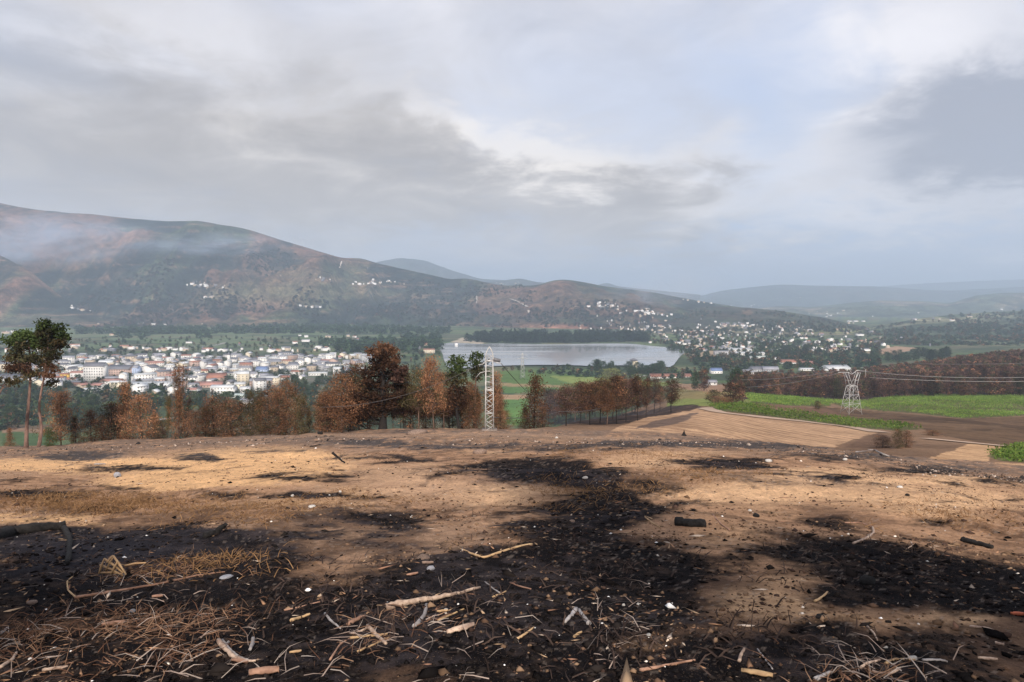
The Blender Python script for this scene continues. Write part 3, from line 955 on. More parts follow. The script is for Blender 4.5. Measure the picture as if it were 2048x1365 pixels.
hill('wooded_right_slope', [(1600, 690), (1640, 682), (1700, 668), (1760, 652), (1820, 640), (1900, 630), (1990, 624), (2048, 622), (2300, 612), (2700, 600)], [(1600, 2600), (2048, 3500), (2700, 3500)], [(1600, 1800), (2700, 1500)], green_color((.085, .11, .065), (.30, .28, .17), (.04, .06, .035), 9), 240, 90, 50, 480, seed=9, crestn=6)
hill('village_hill', [(1130, 668), (1200, 655), (1300, 636), (1380, 618), (1420, 613), (1500, 616), (1560, 622), (1650, 636), (1720, 652), (1790, 672), (1830, 684)], [(1130, 3300), (1400, 3700), (1830, 2600)], [(1130, 2400), (1400, 2250), (1830, 1900)], valley_hill_color, 240, 90, 30, 420, seed=10, crestn=4)

# ------------------------------------------------------------------ haze
hm = bpy.data.materials.new('haze_air'); hm.use_nodes = True
N = NT(hm.node_tree)
pv = N.n('ShaderNodeVolumePrincipled')
pv.inputs['Color'].default_value = (0.68, 0.82, 1.0, 1)
pv.inputs['Density'].default_value = HAZE_DENSITY
pv.inputs['Anisotropy'].default_value = 0.2
o = N.n('ShaderNodeOutputMaterial'); N.l(pv.outputs[0], o.inputs['Volume'])
hz = MB().box(-21000, 21000, -300, 19500, -220, 690).build('haze', hm)
tag(hz, kind='stuff')

# ------------------------------------------------------------------ naming helpers
ORD = ['first', 'second', 'third', 'fourth', 'fifth', 'sixth', 'seventh', 'eighth', 'ninth', 'tenth', 'eleventh', 'twelfth', 'thirteenth', 'fourteenth', 'fifteenth',
       'sixteenth', 'seventeenth', 'eighteenth', 'nineteenth', 'twentieth']


def rank_labels(objs, where, per_row=11):
    """objs: list of (object, look, px, depth). Alike ones are told apart by their rank in a row."""
    groups = {}
    for o, look, px, dep in objs:
        groups.setdefault(look, []).append((dep, px, o))
    for look, L in groups.items():
        L.sort(key=lambda q: q[0])
        nrow = max(1, math.ceil(len(L) / per_row))
        size = math.ceil(len(L) / nrow)
        for r in range(nrow):
            row = sorted(L[r * size:(r + 1) * size], key=lambda q: q[1])
            for i, (dep, px, o) in enumerate(row):
                if len(L) == 1:
                    o['label'] = '%s %s' % (look, where)
                elif nrow == 1:
                    o['label'] = '%s %s, %s such from left' % (look, where, ORD[i])
                else:
                    o['label'] = '%s %s, %s from left in %s row' % (look, where, ORD[i], ORD[r] + '-nearest' if r else 'nearest')
    return


# ------------------------------------------------------------------ trees
def card_cloud(P, size, col, rng, elong=2.0, up=0.0, quad=False):
    """one narrow leaf-like triangle per point"""
    n = len(P)
    d = rng.normal(size=(n, 3)); d[:, 2] += up
    d /= np.linalg.norm(d, axis=1)[:, None]
    e = np.cross(d, rng.normal(size=(n, 3))); e /= np.linalg.norm(e, axis=1)[:, None] + 1e-9
    L = (size * rng.uniform(0.6, 1.4, n))[:, None]
    a = P - d * L * 0.5 + e * L / elong * 0.5
    b = P - d * L * 0.5 - e * L / elong * 0.5
    c = P + d * L * 0.5
    V = np.stack([a, b, c], 1).reshape(-1, 3)
    T = np.arange(3 * n).reshape(n, 3)
    C = np.repeat(col, 3, axis=0)
    return V, T, C


def vary(c, n, rng, amt=0.35, c2=None):
    c = np.array(c)[None, :] * rng.uniform(1 - amt, 1 + amt, (n, 1))
    if c2 is not None:
        k = rng.rand(n, 1) ** 2
        c = c * (1 - k) + np.array(c2)[None, :] * k
    return c


PAL = {
    'brown': ((0.135, 0.068, 0.042), (0.26, 0.145, 0.088)),
    'orange': ((0.20, 0.094, 0.052), (0.35, 0.19, 0.105)),
    'dark': ((0.040, 0.025, 0.019), (0.12, 0.062, 0.038)),
    'olive': ((0.068, 0.062, 0.030), (0.125, 0.088, 0.045)),
    'green': ((0.048, 0.074, 0.026), (0.09, 0.115, 0.04)),
    'mixed': ((0.050, 0.056, 0.028), (0.105, 0.085, 0.05)),
    'maroon': ((0.080, 0.046, 0.038), (0.16, 0.09, 0.068)),
    'vgreen': ((0.028, 0.050, 0.028), (0.055, 0.085, 0.04)),
    'lime': ((0.16, 0.17, 0.05), (0.24, 0.24, 0.09)),
}


def crown_branches(kind, H_, R, rng, nb, tufts, per, size, pal, cb=0.1):
    """a conifer-like crown: whorled branches with needle tufts; height H_, radius R; returns (leaf mesh data, wood MB)"""
    wood = MB()
    pts = []; cl = []
    if kind == 'cone':
        prof = lambda h: (1 - h) ** 0.75 * (0.35 + 0.65 * min(1, h * 6 + .35))
    elif kind == 'round':
        prof = lambda h: math.sqrt(max(0.02, 1 - (2 * h - 0.85) ** 2 / 1.35 ** 2 * (1 if h > .42 else .45)))
    elif kind == 'column':
        prof = lambda h: 0.55 + 0.35 * math.sin(h * 9) - 0.45 * max(0, h - .75) * 3
    else:
        prof = lambda h: math.sqrt(max(0.05, 1 - (2 * h - 1.0) ** 2 * .9))
    az0 = rng.rand() * 6.28
    lump = rng.uniform(.6, 1.25, 12)
    for i in range(nb):
        h = (i + rng.rand()) / nb
        z = H_ * (cb + (1 - cb) * h)
        az = az0 + i * 2.399 + rng.normal() * .3
        L = R * max(0.08, prof(h)) * (rng.uniform(0.45, 1.0) + (rng.rand() < .18) * .3) * lump[int(((az % 6.283) / 6.283) * 6) + (6 if h > .5 else 0)]
        rise = rng.uniform(-0.05, 0.35) if kind != 'cone' else rng.uniform(-.15, .22)
        tip = np.array([math.cos(az) * L, math.sin(az) * L, L * rise])
        base = np.array([0, 0, z - L * .12])
        wood.tube([base, base + tip * .55 + [0, 0, -L * .03], base + tip * 1.0], [0.012 * H_ * (1 - h * .7) * .8, 0.006 * H_ * .8, 0.002 * H_], 3, cap=False)
        bp = pal if (pal in ('green', 'vgreen', 'lime') or rng.rand() < .72) else ('dark', 'olive', 'mixed', 'orange')[rng.randint(4)]
        for k in range(tufts):
            f = rng.uniform(0.3, 1.02) ** 0.8
            c0 = base + tip * f
            sp = R * rng.uniform(0.10, 0.2)
            q = rng.normal(size=(per, 3)) * [sp, sp, sp * .62] + c0
            pts.append(q)
            shade = rng.uniform(.5, 1.5)
            cl.append(vary(PAL[bp][0], per, rng, .3, PAL[bp][1]) * shade)
    top = rng.normal(size=(per * 3, 3)) * [R * .07, R * .07, H_ * .035] + [0, 0, H_ * .97]
    pts.append(top); cl.append(vary(PAL[pal][0], per * 3, rng, .3, PAL[pal][1]))
    P = np.concatenate(pts); C = np.clip(np.concatenate(cl), 0, 1)
    return card_cloud(P, size, C, rng), wood


_tree_cache = {}


def tree_variant(kind, pal, seed, lod=0, cb=0.1):
    key = (kind, pal, seed, lod, cb)
    if key in _tree_cache:
        return _tree_cache[key]
    rng = np.random.RandomState(seed * 13 + 5)
    nb, tufts, per, size = ((60, 7, 12, 0.031), (38, 4, 9, 0.07), (16, 3, 7, 0.13), (9, 2, 3, 0.36))[lod]
    (V, T, C), wood = crown_branches(kind, 1.0, 0.5, rng, nb, tufts, per, size, pal, cb)
    crown = mk_mesh('crown', V, T, [M_leaf], False, C)
    w = MB()
    bend = rng.normal(size=2) * .012
    zz = np.linspace(-.03, .97, 7)
    w.tube([(bend[0] * math.sin(z * 4), bend[1] * math.sin(z * 5), z) for z in zz], [0.019 * (1 - z * .85) + .001 for z in zz], 7)
    if lod < 2:
        w.V += [v for v in wood.V]; 
        off = w.n
        for q in wood.Q: w.Q.append(q + off)
        w.n += wood.n
    bm = M_barkblack if pal in ('dark', 'maroon', 'brown', 'mixed') else M_bark
    trunk = w.mesh('trunk', bm)
    _tree_cache[key] = (crown, trunk)
    return _tree_cache[key]


def plant_tree(name, label, cat, base, height, width, kind, pal, seed=0, lod=0, cb=0.1, group=None, rot=None):
    """width is the crown's full width; one thing with the parts trunk and crown"""
    crown, trunk = tree_variant(kind, pal, seed, lod, cb)
    t = thing(name, label, cat, base, (seed * 1.7 + base[0]) % 6.28 if rot is None else rot, group)
    t.scale = (width, width * .9, height)
    t.rotation_euler[0] = math.sin(seed * 2.1 + base[0]) * .035; t.rotation_euler[1] = math.cos(seed * 1.3 + base[0] * 2) * .035
    if lod < 2:
        link('trunk', trunk, t)
        link('crown', crown, t)
    else:
        link('trunk', trunk, t)
        link('crown', crown, t)
    return t


def tree_px(px, base_row, top_row, hw, kind, pal, label, seed, Y=None, name='scorched_pine', cat='tree', cb=0.1, lod=0, group='scorched pines along the brow of the hill'):
    if Y is None:
        p = hit(px, base_row)
    else:
        u, _ = ray(px, base_row)
        p = Vector((u * Y, Y, ground(u * Y, Y)))
    top = at_depth(px, top_row, p.y)
    h = top.z - p.z
    w = 2 * hw / F * p.y * 1.15
    return plant_tree(name, label, cat, p, h, w, kind, pal, seed, lod, cb, group)


# hero trees: lobes of needles placed by hand on a bent trunk
def lobe_tree(name, label, Y, trunk_px, lobes, bark, base_r, seed, group=None, cat='tree', dense=1.0, size=0.27, base=None):
    rng = np.random.RandomState(seed)
    p0 = at_depth(trunk_px[0][0], trunk_px[0][1], Y)
    p0.z = ground(p0.x, p0.y) - 0.05
    t = thing(name, label, cat, p0, 0, group)
    w = MB()
    P = [np.array(at_depth(a, b, Y)) - np.array(p0) for a, b in trunk_px]
    P[0] = np.array([0, 0, -0.2])
    for i in range(1, len(P)):
        P[i][1] = math.sin(i * 1.3 + seed) * 0.15
    P = np.array(P)
    s = np.linspace(0, 1, len(P)); ss = np.linspace(0, 1, len(P) * 4)
    PP = np.stack([np.interp(ss, s, P[:, k]) for k in range(3)], 1)
    kk = np.array([.25, .5, .25])
    for _ in range(2):
        PP[1:-1] = PP[:-2] * .25 + PP[1:-1] * .5 + PP[2:] * .25
    w.tube(PP, base_r * (1 - 0.75 * ss) * (1 + 0.4 * np.exp(-ss * 14)), 9)
    pts = []; cl = []
    for (cx, cy, rx, ry, pal) in lobes:
        rx *= 1.2; ry *= 1.1
        c = np.array(at_depth(cx, cy, Y)) - np.array(p0)
        rx_ = rx / F * Y; ry_ = ry / F * Y
        c[1] = rng.uniform(-1, 1) * rx_ * .9
        k = np.argmin(np.abs(PP[:, 2] - (c[2] - 0.35 * abs(c[0] - PP[-1][0]) - .3)))
        b = PP[k]
        mid = (b + c) / 2 + [0, 0, -0.12 * np.linalg.norm(c - b)]
        w.tube([b, mid, c], [base_r * .28, base_r * .18, base_r * .06], 4, cap=False)
        ntuft = int(max(6, 26 * dense * rx_ * ry_ * 1.6))
        for _ in range(ntuft):
            d = rng.normal(size=3); d /= np.linalg.norm(d)
            q = c + d * [rx_, rx_, ry_] * rng.uniform(.35, 1.0)
            if rng.rand() < .25:
                w.tube([c, (c + q) / 2, q], [base_r * .06, base_r * .04, base_r * .02], 3, cap=False)
            m_ = 17
            pts.append(rng.normal(size=(m_, 3)) * 0.16 + q)
            cl.append(vary(PAL[pal][0], m_, rng, .3, PAL[pal][1]) * rng.uniform(.65, 1.35))
    Pn = np.concatenate(pts); C = np.clip(np.concatenate(cl), 0, 1)
    w.build('trunk', bark, t, smooth=True)
    V, T, C = card_cloud(Pn, size, C, rng, up=.3)
    link('crown', mk_mesh('crown', V, T, [M_leaf], False, C), t)
    return t


G1 = 'pines on the brow of the burnt hill'
lobe_tree('pine_tree', 'tall living pine with straight bare trunk and flat green top, nearer left edge', 66,
          [(52, 892), (54, 850), (57, 790), (60, 745), (60, 700), (58, 672)],
          [(58, 668, 20, 7, 'green'), (40, 678, 16, 9, 'green'), (72, 676, 18, 8, 'green'), (28, 686, 9, 7, 'green'), (52, 690, 24, 9, 'mixed'), (80, 690, 12, 8, 'green'), (34, 702, 12, 5, 'mixed'),
           (22, 716, 17, 6, 'olive'), (40, 722, 20, 6, 'mixed'), (66, 716, 18, 6, 'mixed'), (30, 733, 14, 5, 'dark'), (50, 736, 22, 6, 'dark'), (75, 730, 14, 6, 'mixed'), (60, 748, 16, 4, 'olive'), (82, 745, 12, 4, 'olive')],
          M_barkred, 0.165, 11, G1, dense=1.7)
lobe_tree('pine_tree', 'tallest living pine with bent pale trunk beside the straight-trunked one', 64,
          [(76, 884), (82, 862), (79, 838), (78, 815), (84, 785), (89, 755), (91, 725), (95, 690), (97, 655)],
          [(97, 646, 13, 6, 'green'), (83, 655, 10, 7, 'green'), (108, 657, 12, 6, 'green'), (122, 656, 6, 6, 'green'), (95, 666, 20, 7, 'mixed'), (127, 670, 7, 7, 'green'), (112, 675, 16, 7, 'mixed'),
           (88, 684, 17, 7, 'mixed'), (124, 686, 9, 7, 'olive'), (105, 694, 18, 7, 'olive'), (88, 703, 12, 6, 'olive'), (115, 706, 12, 6, 'mixed'), (100, 718, 15, 6, 'olive'), (108, 735, 12, 5, 'brown'), (100, 750, 12, 5, 'brown'), (95, 765, 12, 4, 'olive')],
          M_barkred, 0.135, 12, G1, dense=1.6)
lobe_tree('pine_tree', 'brown branch-tipped pine leaning in at the left edge above the small brown bush', 60,
          [(-42, 905), (-30, 860), (-14, 820), (0, 790), (10, 768)],
          [(8, 764, 22, 4, 'olive'), (26, 763, 12, 4, 'olive'), (-10, 758, 18, 6, 'olive'), (-30, 750, 18, 9, 'green'), (-45, 765, 16, 9, 'mixed')], M_barkred, 0.15, 13, G1)
lobe_tree('scorched_pine', 'largest scorched pine, dark broad crown with rusty rounded top', 74,
          [(765, 858), (766, 830), (766, 790), (768, 740), (768, 700)],
          [(768, 694, 18, 8, 'brown'), (752, 702, 14, 9, 'brown'), (784, 702, 13, 9, 'brown'), (768, 712, 24, 9, 'dark'), (750, 724, 16, 8, 'dark'), (786, 722, 16, 9, 'brown'), (768, 735, 26, 9, 'dark'), (740, 745, 16, 8, 'dark'),
           (798, 740, 18, 11, 'maroon'), (800, 758, 20, 10, 'maroon'), (766, 755, 28, 10, 'dark'), (735, 765, 20, 9, 'dark'), (765, 775, 30, 9, 'dark'), (800, 775, 20, 9, 'dark'), (720, 785, 20, 9, 'dark'), (750, 792, 28, 8, 'dark'),
           (790, 792, 24, 9, 'dark'), (710, 803, 20, 8, 'dark'), (740, 808, 24, 8, 'dark'), (785, 810, 22, 7, 'dark'), (812, 800, 14, 8, 'olive'), (700, 818, 16, 7, 'dark'), (730, 820, 20, 6, 'dark'), (695, 832, 14, 7, 'dark'), (715, 840, 14, 6, 'dark'), (760, 825, 20, 5, 'dark')],  # lowest dark lobes stand in for the shade low in the stand
          M_barkblack, 0.42, 14, G1, dense=1.2)
lobe_tree('pine_tree', 'green-topped pine with leaning black trunk left of the lattice mast', 76,
          [(919, 858), (915, 835), (912, 812), (914, 780), (914, 740), (914, 718)],
          [(914, 718, 12, 6, 'green'), (905, 727, 9, 7, 'green'), (925, 728, 10, 7, 'green'), (914, 738, 15, 7, 'green'), (908, 750, 14, 7, 'mixed'), (924, 750, 12, 7, 'mixed'), (916, 764, 17, 8, 'olive'),
           (908, 778, 14, 7, 'dark'), (926, 780, 14, 7, 'dark'), (918, 794, 18, 7, 'dark'), (905, 806, 10, 5, 'dark'), (932, 806, 10, 6, 'dark')],
          M_barkblack, 0.17, 15, G1)
lobe_tree('pine_tree', 'sparse green pine standing just behind the lattice mast arm', 80,
          [(950, 857), (950, 820), (951, 780), (952, 740), (953, 712)],
          [(953, 709, 8, 5, 'green'), (944, 717, 7, 5, 'green'), (962, 715, 7, 5, 'green'), (950, 727, 13, 6, 'green'), (968, 728, 9, 5, 'mixed'), (955, 738, 14, 6, 'mixed'), (943, 745, 10, 5, 'mixed'), (968, 745, 10, 6, 'olive'), (954, 756, 12, 5, 'olive')],
          M_bark, 0.13, 16, G1, dense=.8)

BROW = [
    (20, 897, 858, 13, 'cone', 'brown', 'small rusty conical bush at the left edge of the brow', 1, .02),
    (122, 882, 786, 30, 'round', 'orange', 'rusty young pine right of the two tall living pines', 2, .12),
    (100, 880, 855, 13, 'round', 'green', 'small dark green bush at the foot of the rusty young pine', 3, .0),
    (182, 880, 822, 24, 'round', 'brown', 'low rusty shrub left of the twin peaked pines', 4, .02),
    (222, 880, 806, 26, 'round', 'maroon', 'thin low maroon pine before the twin peaked pines', 5, .02),
    (252, 878, 768, 30, 'cone', 'orange', 'left and taller of the twin peaked rusty pines', 6, .04),
    (284, 877, 793, 38, 'round', 'orange', 'right and lower of the twin peaked rusty pines', 7, .02),
    (338, 876, 795, 11, 'column', 'olive', 'thin black-trunked pine hugging the ragged rusty column', 8, .25),
    (357, 876, 734, 24, 'column', 'orange', 'ragged columnar rusty pine topped by a knob', 9, .03),
    (392, 874, 822, 26, 'round', 'brown', 'low rusty bush right of the ragged column', 10, .02),
    (428, 871, 796, 34, 'round', 'brown', 'rounded rusty pine, left one of the low rounded clump', 11, .03),
    (462, 869, 800, 30, 'round', 'brown', 'rounded rusty pine left of the dark olive one', 12, .03),
    (503, 868, 785, 24, 'round', 'olive', 'dark olive rounded pine amid the rusty clump', 13, .03),
    (540, 867, 780, 32, 'round', 'brown', 'wide rusty pine right of the dark olive one', 14, .03),
    (572, 866, 764, 30, 'round', 'orange', 'tallest rounded rusty pine of the left clump', 15, .03),
    (604, 865, 794, 22, 'round', 'olive', 'olive-brown pine ending the left clump', 16, .03),
    (655, 861, 790, 26, 'round', 'brown', 'rusty pine starting the middle stand on its left', 17, .04),
    (684, 860, 752, 36, 'round', 'orange', 'tall orange pine left of the largest scorched pine', 18, .06),
    (718, 859, 732, 28, 'round', 'brown', 'rusty brown pine touching the left of the largest pine', 19, .2),
    (808, 858, 745, 26, 'round', 'maroon', 'dull maroon pine touching the right of the largest pine', 20, .25),
    (838, 858, 742, 24, 'round', 'olive', 'olive pine between maroon and orange ones in the middle stand', 21, .35),
    (868, 858, 720, 24, 'round', 'orange', 'tall pointed orange pine right of the middle', 22, .3),
    (888, 858, 748, 24, 'round', 'orange', 'rounded orange pine left of the green-topped one', 23, .3),
    (938, 858, 765, 22, 'round', 'orange', 'rusty young pine between green pine and lattice mast', 24, .05),
    (992, 856, 748, 16, 'round', 'orange', 'bright orange pine right behind the lattice mast', 25, .05),
    (1002, 856, 800, 20, 'cone', 'brown', 'low brown pine at the right foot of the mast', 26, .02),
    (1068, 854, 754, 40, 'cone', 'brown', 'lone conical rusty pine right of the lattice mast', 27, .02),
]
tc_ = 0
for px, br, tr_, hw, kind, pal, label, sd_, cb in BROW:
    Y = 70 + (sd_ * 7 % 9) if px < 1030 else 84
    if 640 < px < 900: hw *= 1.25
    tree_px(px, br, tr_, hw, kind, pal, label, sd_ % 6 if hw < 31 else 6 + sd_ % 3, Y=Y, cb=cb, name='scorched_pine' if pal != 'green' else 'green_bush', cat='tree' if pal != 'green' else 'bush', group=G1)

# filler trees that close the gaps between the named ones
rng = np.random.RandomState(33)
objs = []
for i, (px, top, hw) in enumerate([(150, 835, 16), (205, 832, 18), (238, 812, 18), (310, 828, 20), (325, 842, 14), (375, 800, 16), (410, 815, 22), (447, 808, 22), (482, 806, 20), (522, 800, 20), (556, 788, 22), (590, 786, 20), (618, 822, 14), (640, 815, 18),
                                   (668, 782, 24), (702, 755, 24), (735, 770, 22), (820, 772, 22), (852, 765, 20), (898, 785, 20), (925, 800, 18), (955, 790, 18), (1010, 822, 14), (1085, 815, 14), (1050, 815, 14)]):
    Y = rng.uniform(73, 84)
    u, _ = ray(px, 850); p = Vector((u * Y, Y, ground(u * Y, Y)))
    tp = at_depth(px, top, Y)
    pal = 'dark' if 690 < px < 860 or i % 4 == 0 else rng.choice(['brown', 'maroon', 'orange'])  # middle fillers are coloured dark for the shade low in the stand
    t = plant_tree('scorched_pine', '', 'tree', p, tp.z - p.z, 2 * hw / F * Y * 1.3, 'round' if i % 3 else 'cone', pal, 80 + i % 5, 0, .03, 'low scorched pines filling the gaps along the brow')
    objs.append((t, {'dark': 'low dark pine', 'brown': 'low rusty pine', 'maroon': 'low maroon pine', 'orange': 'low orange pine'}[pal], px, 0))
rank_labels(objs, 'filling gaps along the brow', 20)

# second rank of thin dark trunked pines behind the middle stand
rng = np.random.RandomState(3)
objs = []
for i in range(30):
    px = 640 + i * 12.2 + rng.uniform(-5, 5)
    if 960 < px < 985: continue
    Y = rng.uniform(80, 98)
    top = rng.uniform(775, 800) + (12 if px < 700 else 0)
    u, _ = ray(px, 850)
    p = Vector((u * Y, Y, ground(u * Y, Y)))
    tp = at_depth(px, top, Y)
    pal = rng.choice(['dark', 'brown', 'maroon', 'olive'])
    t = plant_tree('scorched_pine', '', 'tree', p, tp.z - p.z, rng.uniform(1.6, 2.8), 'high', pal, 20 + i % 4, 0, .45, 'thin trunks behind the middle stand of pines')
    objs.append((t, {'dark': 'thin blackened pine', 'brown': 'thin rusty pine', 'maroon': 'thin maroon pine', 'olive': 'thin olive pine'}[pal], px, 0))
rank_labels(objs, 'behind the middle stand', 20)

# stand of scorched pines right of centre, bare trunks showing under the crowns
objs = []
ST = [(1098, 850, 778, 20, 'dark'), (1118, 846, 785, 20, 'brown'), (1132, 852, 775, 22, 'maroon'), (1150, 842, 790, 18, 'orange'), (1160, 848, 766, 22, 'maroon'), (1180, 850, 768, 22, 'brown'), (1172, 838, 780, 18, 'orange'),
      (1200, 846, 762, 20, 'dark'), (1214, 850, 768, 22, 'orange'), (1233, 848, 755, 24, 'dark'), (1225, 838, 764, 20, 'maroon'), (1252, 843, 762, 20, 'maroon'), (1244, 833, 760, 18, 'orange'), (1275, 842, 754, 16, 'dark'),
      (1264, 830, 760, 18, 'maroon'), (1292, 836, 758, 12, 'maroon'), (1308, 828, 756, 13, 'dark'), (1342, 826, 762, 19, 'dark'), (1142, 836, 782, 16, 'dark'), (1190, 834, 776, 16, 'brown'), (1106, 840, 790, 16, 'brown'), (1320, 822, 775, 10, 'brown'), (1125, 834, 782, 18, 'maroon'), (1158, 832, 772, 18, 'brown'), (1185, 830, 766, 20, 'orange'), (1205, 832, 760, 20, 'brown'), (1238, 828, 757, 20, 'dark'), (1270, 826, 760, 16, 'brown'), (1110, 852, 785, 18, 'maroon')]
for i, (px, br, tr_, hw, pal) in enumerate(ST):
    t = tree_px(px, br, tr_, hw * 1.3, 'high', pal, '', 30 + i % 5, cb=.33, group='stand of bare-trunked pines right of the mast')
    objs.append((t, {'dark': 'blackened bare-trunked pine', 'brown': 'rusty bare-trunked pine', 'maroon': 'maroon bare-trunked pine', 'orange': 'orange bare-trunked pine'}[pal], px, 0))
rank_labels(objs, 'right of the mast', 20)
for px, br, tr_, hw, kind, pal, label, nm in [
        (1425, 806, 781, 16, 'round', 'olive', 'low olive tree left in the clump by the road bend', 'roadside_tree'),
        (1462, 808, 767, 22, 'round', 'dark', 'dark rounded tree in the clump by the road bend', 'roadside_tree'),
        (1478, 806, 764, 18, 'round', 'maroon', 'maroon tree on the right of the clump by the road bend', 'roadside_tree'),
        (1436, 811, 793, 20, 'round', 'brown', 'rusty low bush at the left of the road bend clump', 'scorched_bush'),
        (1455, 812, 795, 16, 'round', 'orange', 'orange low bush between road bend and vineyard', 'scorched_bush'),
        (1408, 782, 740, 15, 'round', 'maroon', 'brown tree beside the long tiled farmhouse', 'roadside_tree'),
        (1390, 782, 745, 9, 'round', 'vgreen', 'small dark tree left of the brown farmhouse tree', 'roadside_tree'),
        (1473, 785, 738, 20, 'round', 'vgreen', 'dark green tree between the farmhouse and the burnt wood', 'roadside_tree'),
        (1488, 788, 752, 14, 'round', 'dark', 'dark brown tree next to the green tree by the burnt wood', 'roadside_tree'),
        (1795, 897, 858, 14, 'round', 'olive', 'dark olive bush at the end of the tilled field', 'scorched_bush'),
        (1812, 895, 862, 18, 'round', 'brown', 'brown bush at the end of the tilled field', 'scorched_bush'),
        (1765, 896, 872, 20, 'round', 'dark', 'low blackened bush left of the olive one', 'scorched_bush'),
        (1865, 872, 861, 18, 'round', 'orange', 'low ginger bush at the tip of the vineyard strip', 'scorched_bush'),
        (1635, 819, 803, 10, 'round', 'olive', 'small olive bush left of the cat-eared pylon', 'scorched_bush'),
        (1145, 790, 768, 18, 'round', 'lime', 'yellow rounded tree behind the stand of bare trunks', 'yellow_tree')]:
    p = hit(px, br)
    tree_px(px, br, tr_, hw, kind, pal, label, px % 6, cb=.02 if 'bush' in nm else .12, name=nm, cat='bush' if 'bush' in nm else 'tree', group=None, lod=0 if p.y < 260 else 1)

# burnt wood on the right
rng = np.random.RandomState(9)
objs = []
cands = []
for _ in range(3000):
    px = rng.uniform(1470, 2200); Y = rng.uniform(460, 900)
    u = (px - 1024) / F
    x = u * Y
    z = ground(x, Y)
    _, rw = proj(x, Y, z)
    lim = np.interp(px, [1470, 1560, 1700, 1850, 1950, 2048, 2300], [768, 764, 757, 742, 722, 702, 690])
    if rw < lim or rw > 806: continue
    if all((x - a) ** 2 + (Y - b) ** 2 > 62 for a, b, *_ in cands):
        cands.append((x, Y, z, px))
    if len(cands) >= 900: break
cands.sort(key=lambda q: q[1])
near_, far_ = cands[:270], cands[270:]
for i, (x, Y, z, px) in enumerate(near_):
    pal = rng.choice(['maroon', 'dark', 'brown', 'dark', 'dark', 'mixed', 'maroon'])
    t = plant_tree('burnt_tree', '', 'tree', (x, Y, z), rng.uniform(8, 12.5), rng.uniform(8, 12), 'round' if i % 3 else 'high', pal, 40 + i % 5, 1, .12, 'burnt wood on the right')
    objs.append((t, {'maroon': 'maroon scorched tree', 'dark': 'blackened tree', 'brown': 'rusty scorched tree', 'mixed': 'charred olive-brown tree'}[pal], px, Y))
rank_labels(objs, 'in the wood beyond the vineyard', 18)


def merge_trees(name, spots, kinds, pals, hrange, wrange, seed, mat=M_leaf, lod=2):
    rng = np.random.RandomState(seed)
    VV = []; TT = []; CC = []; n = 0
    for (x, y, z) in spots:
        crown, trunk = tree_variant(kinds[rng.randint(len(kinds))], pals[rng.randint(len(pals))], 60 + rng.randint(4), lod, 0.03)
        nv = len(crown.vertices)
        v = np.empty(nv * 3, np.float32); crown.vertices.foreach_get('co', v); v = v.reshape(-1, 3)
        c = np.empty(nv * 4, np.float32); crown.attributes['col'].data.foreach_get('color', c)
        h = rng.uniform(*hrange); w = rng.uniform(*wrange); a = rng.rand() * 6.28
        R_ = np.array([[math.cos(a), -math.sin(a), 0], [math.sin(a), math.cos(a), 0], [0, 0, 1]])
        v = (v * [w, w, h]) @ R_.T + [x, y, z]
        VV.append(v); CC.append(c.reshape(-1, 4)[:, :3] * rng.uniform(.7, 1.3)); TT.append(np.arange(nv).reshape(-1, 3) + n); n += nv
    me = mk_mesh(name, np.concatenate(VV), np.concatenate(TT), [mat], False, np.clip(np.concatenate(CC), 0, 1))
    return tag(link(name, me), kind='stuff')


merge_trees('burnt_wood_crowns', [(x, Y, z) for x, Y, z, _ in far_], ['round', 'high'], ['maroon', 'dark', 'brown'], (9, 13), (9, 13), 5)

# ------------------------------------------------------------------ valley trees
VOL_CACHE = {}


def valley_area(n, polys, seed, avoid=(), mind=5, ymax=3600):
    rng = np.random.RandomState(seed); out = []
    allp = np.concatenate([np.array(p) for p in polys])
    tries = 0
    while len(out) < n and tries < n * 30:
        tries += 1
        px = rng.uniform(allp[:, 0].min(), allp[:, 0].max()); row = rng.uniform(allp[:, 1].min(), allp[:, 1].max())
        A = np.array([px]), np.array([row])
        if not any(poly_mask(*A, P)[0] for P in polys): continue
        if any(poly_mask(*A, P)[0] for P in avoid): continue
        u, t = ray(px, row)
        Y = (ZC + 100) / t
        if Y > ymax or Y < 400: continue
        x = u * Y
        out.append((x, Y, ground(x, Y), px, row))
    return out


# woods that read as one mass: tree belts at the foot of the mountain and round the lake
belt = valley_area(560, [[(150, 663), (700, 655), (900, 662), (900, 668), (560, 668), (160, 669)]], 1)
belt += valley_area(160, [[(220, 670), (320, 668), (330, 676), (230, 677)], [(390, 668), (420, 668), (420, 677), (390, 677)], [(640, 690), (880, 676), (885, 700), (700, 712), (640, 700)]], 2)
merge_trees('valley_wood', [s[:3] for s in belt], ['round'], ['vgreen'], (12, 20), (16, 30), 3, lod=3)
lakew = valley_area(520, [[(925, 682), (960, 676), (1000, 672), (1100, 675), (1200, 672), (1290, 676), (1300, 684), (1220, 685), (1160, 686.5), (1000, 686), (940, 685)]], 4)
merge_trees('lakeside_wood', [s[:3] for s in lakew], ['round', 'cone'], ['vgreen'], (9, 24), (14, 34), 4)
scrub = valley_area(1500, [[(-100, 680), (880, 672), (880, 740), (700, 800), (500, 800), (0, 860), (-100, 860)], [(1000, 734), (1340, 738), (1420, 745), (1400, 770), (1200, 760), (1080, 748), (1000, 742)]], 6,
                    avoid=[[(100, 722), (740, 718), (740, 745), (480, 790), (400, 790), (250, 765), (100, 770)]])
merge_trees('valley_scrub', [s[:3] for s in scrub], ['round'], ['vgreen', 'vgreen', 'green', 'olive'], (3, 8), (5, 12), 7, lod=3)
